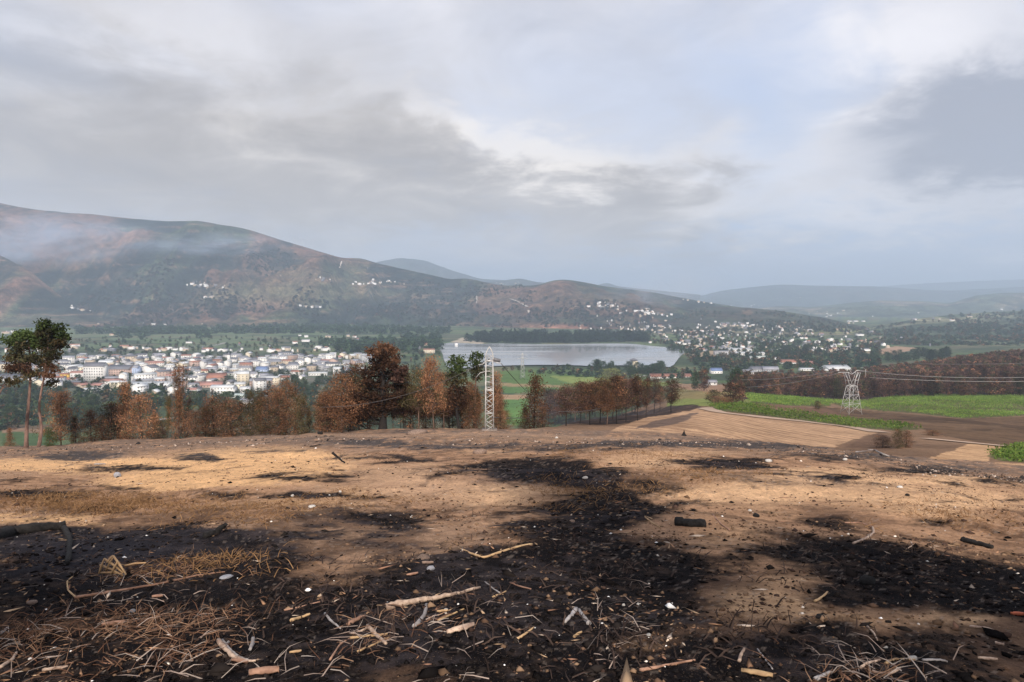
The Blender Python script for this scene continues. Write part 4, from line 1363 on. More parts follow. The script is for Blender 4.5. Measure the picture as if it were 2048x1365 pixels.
scrub2 = [s for s in valley_area(900, [[(1250, 668), (1760, 690), (1760, 745), (1400, 742), (1370, 712), (1300, 686)]], 8) if not False]
merge_trees('village_scrub', [s[:3] for s in scrub2], ['round'], ['vgreen', 'vgreen', 'olive'], (5, 10), (7, 15), 8, lod=3)

objs = []
rng = np.random.RandomState(10)
sp = valley_area(100, [[(110, 772), (250, 770), (390, 800), (500, 800), (640, 795), (640, 830), (330, 850), (110, 862)], [(0, 790), (110, 775), (110, 860), (0, 850)], [(560, 745), (740, 745), (700, 780), (560, 790)]], 9)
for i, (x, Y, z, px, row) in enumerate(sp):
    pal = 'vgreen' if rng.rand() < .75 else 'green'
    t = plant_tree('valley_tree', '', 'tree', (x, Y, z), rng.uniform(8, 14), rng.uniform(10, 18), 'round', pal, 50 + i % 4, 1, .05, 'trees on the near edge of the town')
    objs.append((t, 'dark green rounded tree' if pal == 'vgreen' else 'olive green rounded tree', px, Y))
rank_labels(objs, 'below the town', 15)
objs = []
sp = valley_area(60, [[(1180, 735), (1345, 738), (1350, 745), (1300, 752), (1190, 748)], [(1560, 702), (1640, 700), (1640, 712), (1570, 712)], [(1740, 718), (1900, 712), (1900, 735), (1740, 735)]], 11)
for i, (x, Y, z, px, row) in enumerate(sp):
    t = plant_tree('valley_tree', '', 'tree', (x, Y, z), rng.uniform(10, 18), rng.uniform(12, 22), 'round', 'vgreen', 50 + i % 4, 1, .05, 'trees near the lake shore and settlement')
    objs.append((t, 'dark green tree by the lake shore' if px < 1400 else 'dark green tree by the settlement', px, Y))
rank_labels(objs, 'on the right', 15)
t = tree_px(1222, 757, 738, 26, 'round', 'lime', 'yellow-green rounded tree on the near shore of the lake', 2, cb=.02, name='yellow_tree', group=None, lod=1)
t = tree_px(1862, 726, 700, 9, 'column', 'vgreen', 'lone tall poplar before the burnt wood on the right', 3, cb=.02, name='poplar_tree', group=None, lod=1, Y=1150)

for nm, area, n_, seed_, hr, wr_ in [('town_greenery', [[(60, 720), (745, 718), (745, 745), (560, 770), (480, 795), (330, 795), (60, 780)]], 260, 81, (4, 9), (6, 14))]:
    merge_trees(nm, [s[:3] for s in valley_area(n_, area, seed_)], ['round'], ['vgreen', 'vgreen', 'green'], hr, wr_, seed_)
def slope_trees(name, hill_name, area, n_, seed_, pals, hr, wr_, thr=0.0, wl=160):
    rng = np.random.RandomState(seed_); out = []
    A = np.array(area); bv = HILLS[hill_name]; tries = 0
    while len(out) < n_ and tries < n_ * 12:
        tries += 1
        px = rng.uniform(A[:, 0].min(), A[:, 0].max()); row = rng.uniform(A[:, 1].min(), A[:, 1].max())
        if not poly_mask(np.array([px]), np.array([row]), area)[0]: continue
        u, t = ray(px, row)
        p, nn, i, dist = bv.ray_cast(Vector((0, 0, ZC)), Vector((u, 1, -t)).normalized(), 30000)
        if p is None: continue
        if fbm(np.array([p.x / wl]), np.array([p.y / wl]), 3, seed_)[0] + rng.normal() * .12 < thr: continue
        out.append((p.x, p.y, p.z - .5))
    if out: merge_trees(name, out, ['round'], pals, hr, wr_, seed_, lod=3)


slope_trees('right_slope_wood', 'wooded_right_slope', [(1640, 690), (1760, 655), (1900, 632), (2048, 624), (2200, 618), (2200, 700), (1700, 705)], 1500, 91, ['vgreen', 'vgreen', 'olive'], (6, 12), (9, 20), -.05)
slope_trees('village_hill_wood', 'village_hill', [(1140, 668), (1300, 638), (1420, 615), (1560, 624), (1720, 654), (1830, 684), (1500, 690), (1300, 685)], 1000, 92, ['vgreen', 'olive', 'vgreen'], (5, 10), (8, 16), 0)
slope_trees('mountain_wood', 'burnt_mountain', [(150, 655), (160, 600), (330, 520), (560, 500), (800, 560), (1100, 575), (1300, 600), (1300, 655), (700, 655)], 1900, 93, ['vgreen', 'olive', 'maroon', 'vgreen'], (6, 12), (10, 26), .05, 260)

# ------------------------------------------------------------------ vineyards
rng = np.random.RandomState(12)
for k, P in enumerate(VINES):
    C4 = [hit(px, max(row, 790)) for px, row in P]
    xs = [c_.x for c_ in C4]; ys = [c_.y for c_ in C4]
    ang = (0.18, 0.12, 0.25, 0.5)[k]
    ca, sa = math.cos(ang), math.sin(ang)
    sp = 3.3 if k < 3 else 1.8
    xx, yy = np.meshgrid(np.arange(min(xs) - 60, max(xs) + 60, .8), np.arange(min(ys) - 60, max(ys) + 60, sp))
    cx, cy = np.mean(xs), np.mean(ys)
    xr = cx + (xx - cx) * ca + (yy - cy) * sa; yr = cy - (xx - cx) * sa + (yy - cy) * ca
    xr = xr.ravel() + rng.normal(size=xr.size) * .15; yr = yr.ravel() + rng.normal(size=yr.size) * .15
    ok = (yr > 45)
    xr, yr = xr[ok], yr[ok]
    z = H(xr, yr)
    U, V = proj(xr, yr, z)
    wob = fbm(xr / 14, yr / 14, 3, 400)
    ok = poly_mask(U + wob * 10, V + wob * 1.5, P) & (fbm(xr / 5, yr / 5, 3, 401) > -0.28)
    xr, yr, z = xr[ok], yr[ok], z[ok]
    per = 11 if k < 3 else 16
    n = len(xr)
    if n * per > 260000: per = max(3, 260000 // n)
    hh = 1.25 if k < 3 else 0.7
    Pn = np.stack([xr, yr, z], 1).repeat(per, 0) + rng.normal(size=(n * per, 3)) * [.35, .28, .32 if k < 3 else .2] + [0, 0, hh * .62]
    big_ = fbm(Pn[:, 0] / 9, Pn[:, 1] / 9, 3, 402)[:, None]
    cc = (1.0 if k < 3 else .7) * vary((0.090, 0.165, 0.035), n * per, rng, .45, (0.24, 0.30, 0.07)) * (1 + big_ * .5)
    Vv, T, C = card_cloud(Pn, .42 if k < 3 else .3, np.clip(cc, 0, 1), rng, 1.6)
    tag(link('vineyard_leaves', mk_mesh('vineyard_leaves', Vv, T, [M_leaf], False, C)), kind='stuff')

# ------------------------------------------------------------------ lattice mast (single, near) and pylons
def strut(mb, a, b, r, k=4):
    mb.tube([a, b], r, k)


mp_ = hit(979, 861)
MY = mp_.y
px2m = MY / F
mast = thing('lattice_mast', 'white steel lattice mast with pointed arch top and short side arms', 'pylon', mp_, 0.0)
zb = ground(mp_.x, MY) - mp_.z


def mp2(px, row):
    p = at_depth(px, row, MY)
    return np.array([p.x - mp_.x, p.z - mp_.z])


zt = mp2(979, 722)[1]
wb, wt_ = 8.2 * px2m, 7.0 * px2m
def railpos(sx, sy, z):
    f = z / zt
    w_ = wb * (1 - f) + wt_ * f
    return np.array([sx * w_, sy * w_, z])
for sx in (-1, 1):
    for sy in (-1, 1):
        MB().tube([railpos(sx, sy, 0.05), railpos(sx, sy, zt)], 0.047, 6).build('rail', M_steel, mast)
nb_ = 13
for face in range(4):
    for i in range(nb_):
        z0 = zt * i / nb_; z1 = zt * (i + 1) / nb_
        a, b = [(-1, -1), (1, -1), (1, 1), (-1, 1)][face], [(1, -1), (1, 1), (-1, 1), (-1, -1)][face]
        m_ = MB()
        if i < 8:
            p0, p1 = (railpos(*a, z0), railpos(*b, z1)) if i % 2 == 0 else (railpos(*b, z0), railpos(*a, z1))
        else:
            p0, p1 = railpos(*a, z0 + .1), railpos(*b, z0 - .05)
        strut(m_, p0, p1, .026)
        m_.build('brace', M_steel, mast)
for z in (0.58, 1.0, .25):
    m_ = MB()
    for f_ in range(4):
        a, b = [(-1, -1), (1, -1), (1, 1), (-1, 1)][f_], [(1, -1), (1, 1), (-1, 1), (-1, -1)][f_]
        strut(m_, railpos(*a, zt * z), railpos(*b, zt * z), .035 if z < .9 else .05)
    m_.build('collar', M_steel, mast)
for sx in (-1, 1):
    for sy in (-1, 1):
        pts = []
        for s in np.linspace(0, 1, 9):
            bul = math.sin(s * math.pi * .62) * .55
            w_ = wt_ * ((1 + bul * .45) * (1 - s ** 2.2))
            pts.append((sx * w_, sy * w_ * .8, zt + s * (mp2(979, 694)[1] - zt)))
        MB().tube(pts, .045, 6).build('arch_member', M_steel, mast)
m_ = MB()
pts = [(0.55 * wt_ * math.sin(a_), -wt_ * .8, zt + .28 + .62 * px2m * 9 * (1 - math.cos(a_)) * .5) for a_ in np.linspace(-2.9, 2.9, 15)]
m_.tube(pts, .03, 5)
strut(m_, (-wt_, -wt_, zt + .1), (wt_, -wt_, zt + .45), .025); strut(m_, (wt_, -wt_, zt + .1), (-wt_, -wt_, zt + .45), .025)
m_.build('inner_ring', M_steel, mast)
l0 = mp2(957, 730); l1 = mp2(1002, 727); l2 = mp2(952, 741)
m_ = MB(); m_.tube([(wt_, 0, zt), (l1[0] * .7, 0, l1[1] + .02), (l1[0], 0, l1[1])], .04, 5).build('side_arm', M_steel, mast)
m_ = MB(); m_.tube([(-wt_, 0, zt + .02), (l0[0] * .6, 0, l0[1] + .06), (l0[0], 0, l0[1])], .035, 5).build('side_arm', M_steel, mast)
m_ = MB(); m_.tube([(-wt_, 0, zt - .9), (l2[0] * .7, 0, zt - 1.05), (l2[0], 0, zt - 1.45)], .025, 5).build('stay', M_steel, mast)
c0, c1_ = mp2(987, 719), mp2(1001, 722)
MB().tube([(c0[0], 0, c0[1]), (c0[0] + .03, 0, c0[1] - .005), (c1_[0], 0, c1_[1]), ], [.15, .17, .15], 12).build('transformer_drum', M_steeld, mast)
m_ = MB(); m_.box(-wb - .3, wb + .3, -wb - .3, wb + .3, -.35, .10); m_.build('plinth', M_conc, mast)


def cat_pylon(px, base_row, top_row, label, thick=1.0):
    p = hit(px, base_row)
    top = at_depth(px, top_row, p.y)
    s = (top.z - p.z) / 90.0            # one photograph pixel at that distance
    t = thing('electricity_pylon', label, 'pylon', p, 0.35)
    r = .10 * thick

    def P(x, y, z): return (x * s, y * s, z * s)
    feet = [(-17, -12), (17, -12), (17, 12), (-17, 12)]
    waist = [(-9, -5), (9, -5), (9, 5), (-9, 5)]
    for (fx, fy), (wx, wy) in zip(feet, waist):
        MB().tube([P(fx, fy, -1), P((fx + wx) / 2 * 1.02, (fy + wy) / 2, 30), P(wx, wy, 58)], r, 5).build('leg', M_steel, t)
    for i in range(4):
        a, b = i, (i + 1) % 4
        for z0, z1 in ((4, 22), (22, 40), (40, 58)):
            def L(k, z):
                f = z / 58
                return P(feet[k][0] * (1 - f) + waist[k][0] * f, feet[k][1] * (1 - f) + waist[k][1] * f, z)
            m_ = MB(); strut(m_, L(a, z0), L(b, z1), r * .5); strut(m_, L(b, z0), L(a, z1), r * .5); strut(m_, L(a, z1), L(b, z1), r * .7)
            m_.build('cross_brace', M_steel, t)
    for sx in (-1, 1):
        for sy in (-1, 1):
            MB().tube([P(sx * 9, sy * 5, 58), P(sx * 13, sy * 4, 70), P(sx * 20, sy * 2, 85)], r * .9, 5).build('ear_member', M_steel, t)
            MB().tube([P(sx * 3, sy * 5, 61), P(sx * 8, sy * 3, 74), P(sx * 12, sy * 2, 86)], r * .9, 5).build('ear_member', M_steel, t)
        m_ = MB(); strut(m_, P(sx * 13, -4, 70), P(sx * 6, -4, 69), r * .7); strut(m_, P(sx * 13, 4, 70), P(sx * 6, 4, 69), r * .7); m_.build('ear_brace', M_steel, t)
    m_ = MB()
    for sy in (-5, 5):
        strut(m_, P(-10, sy, 58), P(10, sy, 58), r)
        strut(m_, P(-9, sy, 58), P(3, sy, 61), r * .7); strut(m_, P(9, sy, 58), P(-3, sy, 61), r * .7)
    strut(m_, P(-9, -5, 58), P(-9, 5, 58), r); strut(m_, P(9, -5, 58), P(9, 5, 58), r)
    m_.build('waist_frame', M_steel, t)
    m_ = MB(); m_.tube([P(-36, 0, 87), P(-20, 0, 86.5), P(-9, 0, 86), P(-2, 0, 82), P(4, 0, 84), P(12, 0, 89), P(20, 0, 89)], r * 1.1, 5).build('crossarm', M_steel, t)
    m_ = MB(); m_.tube([P(-16, 0, 91), P(-8, 0, 92.5), P(-4, 0, 88), P(0, 0, 84)], r * .8, 5).build('earth_wire_horn', M_steel, t)
    m_ = MB(); m_.tube([P(20, 0, 88), P(36, 0, 87.5)], r * .7, 5); m_.tube([P(36, 0, 91), P(36, 0, 75)], r, 5); m_.tube([P(22, 0, 95), P(30, 0, 94), P(36, 0, 90)], r * .5, 5); m_.build('outer_arm', M_steel, t)
    return t, p, s


pyl, pp, ps = cat_pylon(1702, 829, 741, 'grey electricity pylon with two ears standing in the vineyards')


M_wirec = mat_basic('dark_cable', (0.10, 0.09, 0.09), None, 3, 0.6)


def far_tower(px, base_row, top_row, label):
    p = hit(px, base_row)
    h = at_depth(px, top_row, p.y).z - p.z
    t = thing('transmission_tower', label, 'pylon', p, 0.2)
    w = h * .09
    for sx in (-1, 1):
        for sy in (-1, 1):
            MB().tube([(sx * w, sy * w, -.5), (sx * w * .35, sy * w * .35, h * .75), (sx * w * .15, sy * w * .15, h)], .22, 4).build('leg', M_steel, t)
    for i in range(7):
        f = lambda z: w * (1 - z / h * .85)
        z0 = h * i / 7; z1 = h * (i + 1) / 7
        m_ = MB()
        for sy in (-1, 1):
            strut(m_, (-f(z0), sy * f(z0), z0), (f(z1), sy * f(z1), z1), .12); strut(m_, (f(z0), sy * f(z0), z0), (-f(z1), sy * f(z1), z1), .12)
        m_.build('cross_brace', M_steel, t)
    for z in (.78, .9):
        MB().tube([(-h * .2, 0, h * z), (0, 0, h * (z + .02)), (h * .2, 0, h * z)], .2, 4).build('crossarm', M_steel, t)
    return t


far_tower(1045, 757, 706, 'faint grey transmission tower before the lake right of the mast')


def wire(pts, r, label, sag=0.0):
    light = 'eared' in label or 'edge' in label  # sunlight on the pylon wires is put into a paler colour
    r = r * 1.7 if light else r
    P = []
    for a, b in zip(pts[:-1], pts[1:]):
        a = np.array(a); b = np.array(b)
        for s in np.linspace(0, 1, 14)[:-1]:
            q = a * (1 - s) + b * s; q[2] -= sag * 4 * s * (1 - s)
            P.append(q)
    P.append(np.array(pts[-1]))
    c = P[0].copy()
    return tag(MB().tube(np.array(P) - c, r, 4).build('power_line', M_wire if light else M_wirec, None, loc=tuple(c)), label, 'cable', 'power lines of the pylons')


pc = np.array(pp)
wire([pc + [-20 * ps, 0, 86 * ps], np.array(at_depth(1480, 775, 420))], .05, 'power line running from the eared pylon leftwards to the burnt wood', 1.5)
wire([pc + [-36 * ps, 0, 87 * ps], np.array(at_depth(1480, 760, 440))], .05, 'upper power line from the eared pylon towards the road bend clump', 1.0)
wire([pc + [20 * ps, 0, 88 * ps], np.array(at_depth(2300, 738, 260))], .05, 'lower power line from the eared pylon to the right edge', 3)
wire([pc + [36 * ps, 0, 75 * ps], np.array(at_depth(2300, 752, 300))], .05, 'lowest power line over the burnt wood at the right edge', 2)
wire([np.array(at_depth(1830, 728, 420)), np.array(at_depth(2300, 716, 240))], .05, 'high power line crossing the wood at the right edge', 1)
ml = np.array(mp_)
wire([ml + [l1[0], 0, l1[1]], np.array(at_depth(1090, 808, 110)), np.array(at_depth(1210, 812, 150)), np.array(at_depth(1345, 802, 200))], .035, 'power line from the mast crossing the bare-trunked pines', 0.5)
wire([np.array(at_depth(985, 835, 70)), np.array(at_depth(1120, 823, 100)), np.array(at_depth(1215, 812, 118)), np.array(at_depth(1290, 811, 150))], .035, 'lower sagging line crossing before the bare-trunked pines', 0.4)
wire([ml + [l0[0], 0, l0[1]], np.array(at_depth(640, 815, 62))], .018, 'power line from the mast sloping before the largest pine', 0.9)

# ------------------------------------------------------------------ buildings
WALL = {'white': mat_basic('white_render', (0.74, 0.73, 0.71), (0.62, 0.60, 0.58), .3, .9), 'cream': mat_basic('cream_render', (0.70, 0.62, 0.48), (0.6, 0.53, 0.42), .3, .9),
        'pink': mat_basic('pinkish_render', (0.50, 0.36, 0.30), (0.42, 0.31, 0.27), .3, .9), 'yellow': mat_basic('yellow_render', (0.75, 0.50, 0.10), (0.68, 0.42, 0.10), .3, .9),
        'grey': mat_basic('grey_render', (0.40, 0.40, 0.42), (0.33, 0.33, 0.34), .3, .9), 'tan': mat_basic('tan_render', (0.48, 0.40, 0.31), (0.40, 0.33, 0.26), .3, .9),
        'red': mat_basic('red_render', (0.55, 0.16, 0.11), (0.48, 0.14, 0.10), .3, .9), 'blue': mat_basic('pale_blue_render', (0.42, 0.50, 0.68), (0.38, 0.45, 0.62), .3, .9),
        'brown': mat_basic('brown_render', (0.22, 0.12, 0.10), (0.18, 0.1, 0.08), .3, .9)}
ROOF = {'slate': mat_basic('slate_roof', (0.17, 0.17, 0.19), (0.12, 0.12, 0.14), .6, .75), 'lightslate': mat_basic('pale_slate_roof', (0.33, 0.33, 0.36), (0.26, 0.26, 0.29), .5, .75),
        'tile': mat_basic('clay_tile_roof', (0.36, 0.17, 0.12), (0.26, 0.12, 0.09), .8, .85), 'metal': mat_basic('pale_metal_roof', (0.62, 0.63, 0.63), (0.52, 0.53, 0.54), .4, .6),
        'blue': mat_basic('blue_roof', (0.16, 0.22, 0.38), (0.13, 0.18, 0.32), .5, .7), 'redm': mat_basic('red_sheet_roof', (0.42, 0.22, 0.18), (0.34, 0.17, 0.14), .5, .7), 'green': mat_basic('pale_green_roof', (0.50, 0.56, 0.52), (0.44, 0.5, 0.46), .5, .7)}
ROOFW = {'slate': 'dark slate roof', 'lightslate': 'grey slate roof', 'tile': 'clay tiled roof', 'metal': 'pale sheet roof', 'blue': 'blue roof', 'redm': 'red roof', 'green': 'pale green roof'}
_h = {}


def house_meshes(L, D, Hh, rise, wall, roof, flat=False, over=.5):
    key = (round(L, 1), round(D, 1), round(Hh, 1), rise, wall, roof, flat)
    if key in _h: return _h[key]
    w = MB()
    w.box(-L / 2, L / 2, -D / 2, D / 2, -2.5, Hh)
    if not flat:
        for s in (-1, 1):
            x = s * (L / 2 - .001)
            w.add([(x, -D / 2, Hh), (x, D / 2, Hh), (x, 0, Hh + rise)], T=[(0, 1, 2)])
    wm = w.mesh('wall', WALL[wall])
    r = MB()
    th = .25
    if flat:
        r.box(-L / 2 - .2, L / 2 + .2, -D / 2 - .2, D / 2 + .2, Hh + .01, Hh + .5)
    else:
        k = rise / (D / 2)
        for s in (-1, 1):
            y0, y1 = 0, s * (D / 2 + over)
            z0, z1 = Hh + rise + .05, Hh - over * k + .05
            a = L / 2 + over
            V = [(-a, y0, z0), (a, y0, z0), (a, y1, z1), (-a, y1, z1), (-a, y0, z0 + th), (a, y0, z0 + th), (a, y1, z1 + th), (-a, y1, z1 + th)]
            r.add(V, Q=[(0, 1, 2, 3), (7, 6, 5, 4), (0, 4, 5, 1), (1, 5, 6, 2), (2, 6, 7, 3), (3, 7, 4, 0)])
    rm = r.mesh('roof', ROOF[roof])
    win = MB()
    nw = max(2, int(L / 3.5)); nf = max(1, int(Hh / 2.9))
    for f_ in range(nf):
        for i in range(nw):
            x = -L / 2 + L * (i + .5) / nw; z = 1.0 + f_ * 2.9
            for s in (-1, 1):
                y = s * (D / 2 + .03)
                win.box(x - .5, x + .5, min(y, y - s * .06), max(y, y - s * .06), z, z + 1.2)
    nm = win.mesh('window_panes', M_glass)
    _h[key] = (wm, rm, nm, nw, nf)
    return _h[key]


def building(name, label, cat, p, rot, L, D, Hh, rise, wall, roof, flat=False, group=None, windows=True):
    wm, rm, nm, nw, nf = house_meshes(L, D, Hh, rise, wall, roof, flat)
    t = thing(name, label, cat, p, rot, group)
    link('wall', wm, t); link('roof', rm, t)
    if windows:
        o_ = link('window_panes', nm, t); o_['kind'] = 'stuff'
    return t


def vpos(px, row):
    return hit(px, row)


NB = []   # (px, row, width px, height px) of the named buildings, kept clear of the scattered houses


def bpx(name, label, cat, px, row, wpx, hpx, wall, roof, rise=0.0, depth=.8, rot=0.0, flat=False, windows=True):
    """px,row: middle of the foot of the front wall; hpx: wall height"""
    p = hit(px, row)
    s = p.y / F
    NB.append((px, row, wpx, hpx + rise))
    L = wpx * s; D = max(6.0, L * depth)
    return building(name, label, cat, p + Vector((0, D / 2, 0)), rot, L, D, hpx * s, rise * s, wall, roof, flat, None, windows), p, s


# five-storey block with a window grid
t, p, s = bpx('apartment_block', 'white five-storey apartment block with rows of windows left of the town', 'building', 187, 763, 40, 30, 'white', 'slate', rise=7, depth=.5, windows=False)
L = 40 * s; hh = 30 * s; D = max(6, L * .5)
gf = MB().box(-.62, .62, -.06, 0, -.1, 1.5).mesh('frame', WALL['grey']); pn = MB().box(-.5, .5, -.09, -.061, .02, 1.38).mesh('pane', M_glass)
for f_ in range(5):
    for i in range(8):
        w_ = link('window', gf, t, loc=(-L / 2 + L * (i + .5) / 8, -D / 2 - .01, 1.2 + f_ * (hh - 1.6) / 5))
        link('pane', pn, w_)
for a in [
    ('apartment_block', 'white and red gabled building left of the five-storey block', 'building', 152, 758, 24, 12, 'white', 'redm', 3, .6, .1),
    ('warehouse', 'bright yellow low building left of the five-storey block', 'building', 126, 758, 20, 9, 'yellow', 'tile', 2, .6, 0),
    ('warehouse', 'long dark brown wall building below the yellow one', 'building', 150, 772, 34, 7, 'brown', 'slate', 2, .4, 0.05),
    ('warehouse', 'long pinkish warehouse with slate roof right of the five-storey block', 'building', 235, 752, 46, 13, 'pink', 'slate', 7, .7, -.05),
    ('hall', 'pale bluish gabled hall at the right end of the pink warehouse', 'building', 262, 751, 26, 15, 'blue', 'lightslate', 4, .6, -.05),
    ('hall', 'white hall with gable facing right beside the bluish hall', 'building', 295, 750, 22, 14, 'white', 'slate', 5, 1.2, 1.2),
    ('hall', 'round-roofed cream hall behind the pink warehouse', 'building', 208, 733, 26, 7, 'cream', 'metal', 5, .8, .2),
    ('warehouse', 'low grey building before the pink warehouse', 'building', 222, 765, 34, 8, 'grey', 'lightslate', 3, .6, 0),
    ('warehouse', 'long white shed with pale roof, left of two below the pink warehouse', 'building', 275, 778, 44, 5, 'white', 'metal', 7, .9, -.1),
    ('warehouse', 'long white shed with pale roof, right of two below the pink warehouse', 'building', 318, 777, 40, 5, 'white', 'metal', 7, .9, -.12),
    ('office_building', 'cream block at the left edge behind the tall pines', 'building', 8, 744, 26, 16, 'cream', 'slate', 5, .6, 0),
    ('warehouse', 'grey-roofed long building at the left edge below the cream block', 'building', 10, 762, 50, 4, 'white', 'slate', 8, .8, .05),
    ('house', 'cream gabled house right of the ragged rusty column', 'house', 407, 755, 12, 13, 'cream', 'tile', 3, .8, .6),
    ('warehouse', 'long red-roofed shed in the middle of the town', 'building', 420, 776, 42, 5, 'pink', 'redm', 6, .7, .1),
    ('warehouse', 'brownish-red roofed building behind the red shed', 'building', 428, 762, 36, 6, 'pink', 'tile', 8, .9, .25),
    ('silo_building', 'tall rounded cream silo building in the middle of the town', 'building', 484, 770, 22, 22, 'cream', 'metal', 5, .9, .2),
    ('silo_building', 'lower cream annexe before the tall silo building', 'building', 478, 779, 20, 10, 'cream', 'metal', 4, .7, .2),
    ('hall', 'white framed hall with pale walls right of the silo building', 'building', 505, 762, 14, 14, 'white', 'lightslate', 4, .8, -.3),
    ('warehouse', 'low building with a bright blue roof right of the silo', 'building', 522, 744, 22, 5, 'blue', 'blue', 5, .7, 0),
    ('office_building', 'tan block with flat roof left of the white apartment row', 'building', 548, 745, 14, 10, 'tan', 'slate', 3, .8, 0),
    ('apartment_block', 'white block in the middle of the town far row', 'building', 585, 740, 20, 9, 'white', 'lightslate', 3, .7, .05),
    ('apartment_block', 'taller white block behind the middle far row', 'building', 600, 733, 12, 12, 'white', 'lightslate', 3, .9, 0),
    ('office_building', 'tan block with a dark edge near the largest scorched pine', 'building', 622, 743, 18, 11, 'tan', 'slate', 2, .7, .1),
    ('office_building', 'grey-green block next to the tan block with dark edge', 'building', 640, 742, 18, 11, 'grey', 'lightslate', 2, .7, .1),
    ('warehouse', 'long low white building before the tan blocks', 'building', 634, 752, 36, 5, 'white', 'metal', 2, .5, .15),
    ('apartment_block', 'long white block with balconies on the town far right', 'building', 664, 736, 30, 8, 'white', 'slate', 3, .5, 0),
    ('warehouse', 'pale bluish low hall on the far right of the town', 'building', 690, 742, 24, 6, 'blue', 'lightslate', 2, .6, 0),
    ('greenhouse', 'pale green roofed shed between the rusty clump and the silo', 'building', 470, 800, 28, 6, 'white', 'green', 5, .8, .1),
    ('warehouse', 'white shed above the olive pine of the left clump', 'building', 520, 800, 26, 5, 'white', 'metal', 3, .7, 0),
    ('house', 'white house with grey roof in trees above the rusty clump', 'house', 490, 812, 22, 8, 'white', 'lightslate', 5, .8, .15),
    ('villa', 'large cream villa among trees at the left shore of the lake', 'building', 858, 707, 22, 7, 'cream', 'tile', 2, .5, 0),
    ('villa', 'tan roofed villa behind the cream one at the lake shore', 'building', 855, 693, 14, 4, 'tan', 'tile', 3, .6, 0),
    ('farmhouse', 'long low white farmhouse with tiled roof beyond the bare-trunked pines', 'building', 1342, 757, 82, 3.5, 'white', 'tile', 5, .22, .03),
    ('farmhouse', 'small white farm building right of the brown farmhouse tree', 'building', 1424, 771, 20, 6, 'white', 'lightslate', 4, .7, .1),
    ('house', 'pale blue-windowed house on the slope above the farm buildings', 'house', 1434, 748, 22, 6, 'white', 'blue', 5, .8, 0),
    ('house', 'white house with hipped roof right of the pale blue-roofed one', 'house', 1497, 750, 20, 5, 'white', 'lightslate', 5, .8, .3),
    ('warehouse', 'grey open shed with sheet roof by the burnt wood', 'building', 1543, 744, 30, 5, 'grey', 'lightslate', 5, .6, -.1),
    ('warehouse', 'dark grey gabled shed left of the grey open shed', 'building', 1515, 744, 26, 5, 'grey', 'slate', 5, .7, .2),
    ('factory', 'dark bluish factory block at the settlement behind the lake shore', 'building', 1447, 711, 32, 8, 'grey', 'slate', 1, .5, 0),
    ('factory', 'long white factory hall right of the dark bluish block', 'building', 1480, 706, 48, 6, 'white', 'metal', 3, .5, 0),
    ('factory', 'second white factory hall further right in the settlement', 'building', 1500, 712, 60, 5, 'white', 'metal', 2, .4, 0),
    ('warehouse', 'pale green flat shed before the white factory halls', 'building', 1520, 719, 34, 5, 'white', 'green', 1, .5, 0),
    ('office_building', 'white block at the left end of the long tiled roofs', 'building', 1554, 724, 14, 8, 'white', 'lightslate', 1, .8, 0),
    ('warehouse', 'long tiled roof right of the white block', 'building', 1590, 728, 60, 3, 'white', 'tile', 5, .3, 0),
    ('warehouse', 'long red tiled shed further right of the tiled roof', 'building', 1632, 731, 56, 3, 'tan', 'tile', 5, .3, -.05),
    ('warehouse', 'white and silver roofed yard building above the pylon', 'building', 1678, 742, 50, 3, 'white', 'metal', 7, .7, .2),
    ('warehouse', 'small white shed left of the silver roofed yard', 'building', 1615, 742, 26, 3, 'white', 'metal', 2, .6, 0),
]:
    bpx(*a)

# church with a bell tower, far row of the town
t, p, s = bpx('church', 'white church with a slender bell tower in the far row of the town', 'church', 463, 725, 16, 6, 'white', 'slate', rise=3, depth=1.0)
tw = MB().box(-2.2, 2.2, -2.2, 2.2, -1, 15 * s).build('bell_tower', WALL['white'], t, loc=(-5 * s, -7, 0))
sp_ = MB(); sp_.add([(-2.5, -2.5, 0), (2.5, -2.5, 0), (2.5, 2.5, 0), (-2.5, 2.5, 0), (0, 0, 5)], T=[(0, 1, 4), (1, 2, 4), (2, 3, 4), (3, 0, 4)], Q=[(3, 2, 1, 0)])
sp_.build('spire', ROOF['slate'], tw, loc=(0, 0, 15 * s + .02))
# water tower by the lake
p = hit(1270, 740); s = p.y / F
t = thing('water_tower', 'cream tower with dark wide cap on the near lake shore', 'tower', p)
MB().box(-5 * s, 5 * s, -5 * s, 5 * s, -1, 17 * s).build('shaft', WALL['cream'], t)
m_ = MB(); m_.tube([(0, 0, 17 * s), (0, 0, 19 * s), (0, 0, 20.5 * s), (0, 0, 23 * s)], [4 * s, 9 * s, 7 * s, 1 * s], 12).build('cap', ROOF['slate'], t, loc=(-3 * s, 0, 0))

# the houses of the town
rng = np.random.RandomState(21)
TOWN = [[(60, 722), (240, 716), (520, 714), (745, 716), (745, 742), (690, 752), (600, 760), (560, 768), (520, 788), (440, 792), (330, 790), (250, 790), (60, 776), (40, 740)]]
objs = []; placed = []
walls_ = ['white'] * 7 + ['cream', 'pink', 'tan', 'grey']
roofs_ = ['slate', 'lightslate', 'lightslate', 'slate', 'metal', 'slate', 'metal', 'lightslate', 'tile', 'metal', 'lightslate', 'redm']


def clear(px, row, w, k=.55):
    return not any(abs(px - a) < (w + c) * k and row - b > -1 and row - b < d * .35 + 2 or (abs(px - a) < (w + c) * .45 and 0 < row - b + d < d + 4 and abs(row - b) < 4) for a, b, c, d in NB)


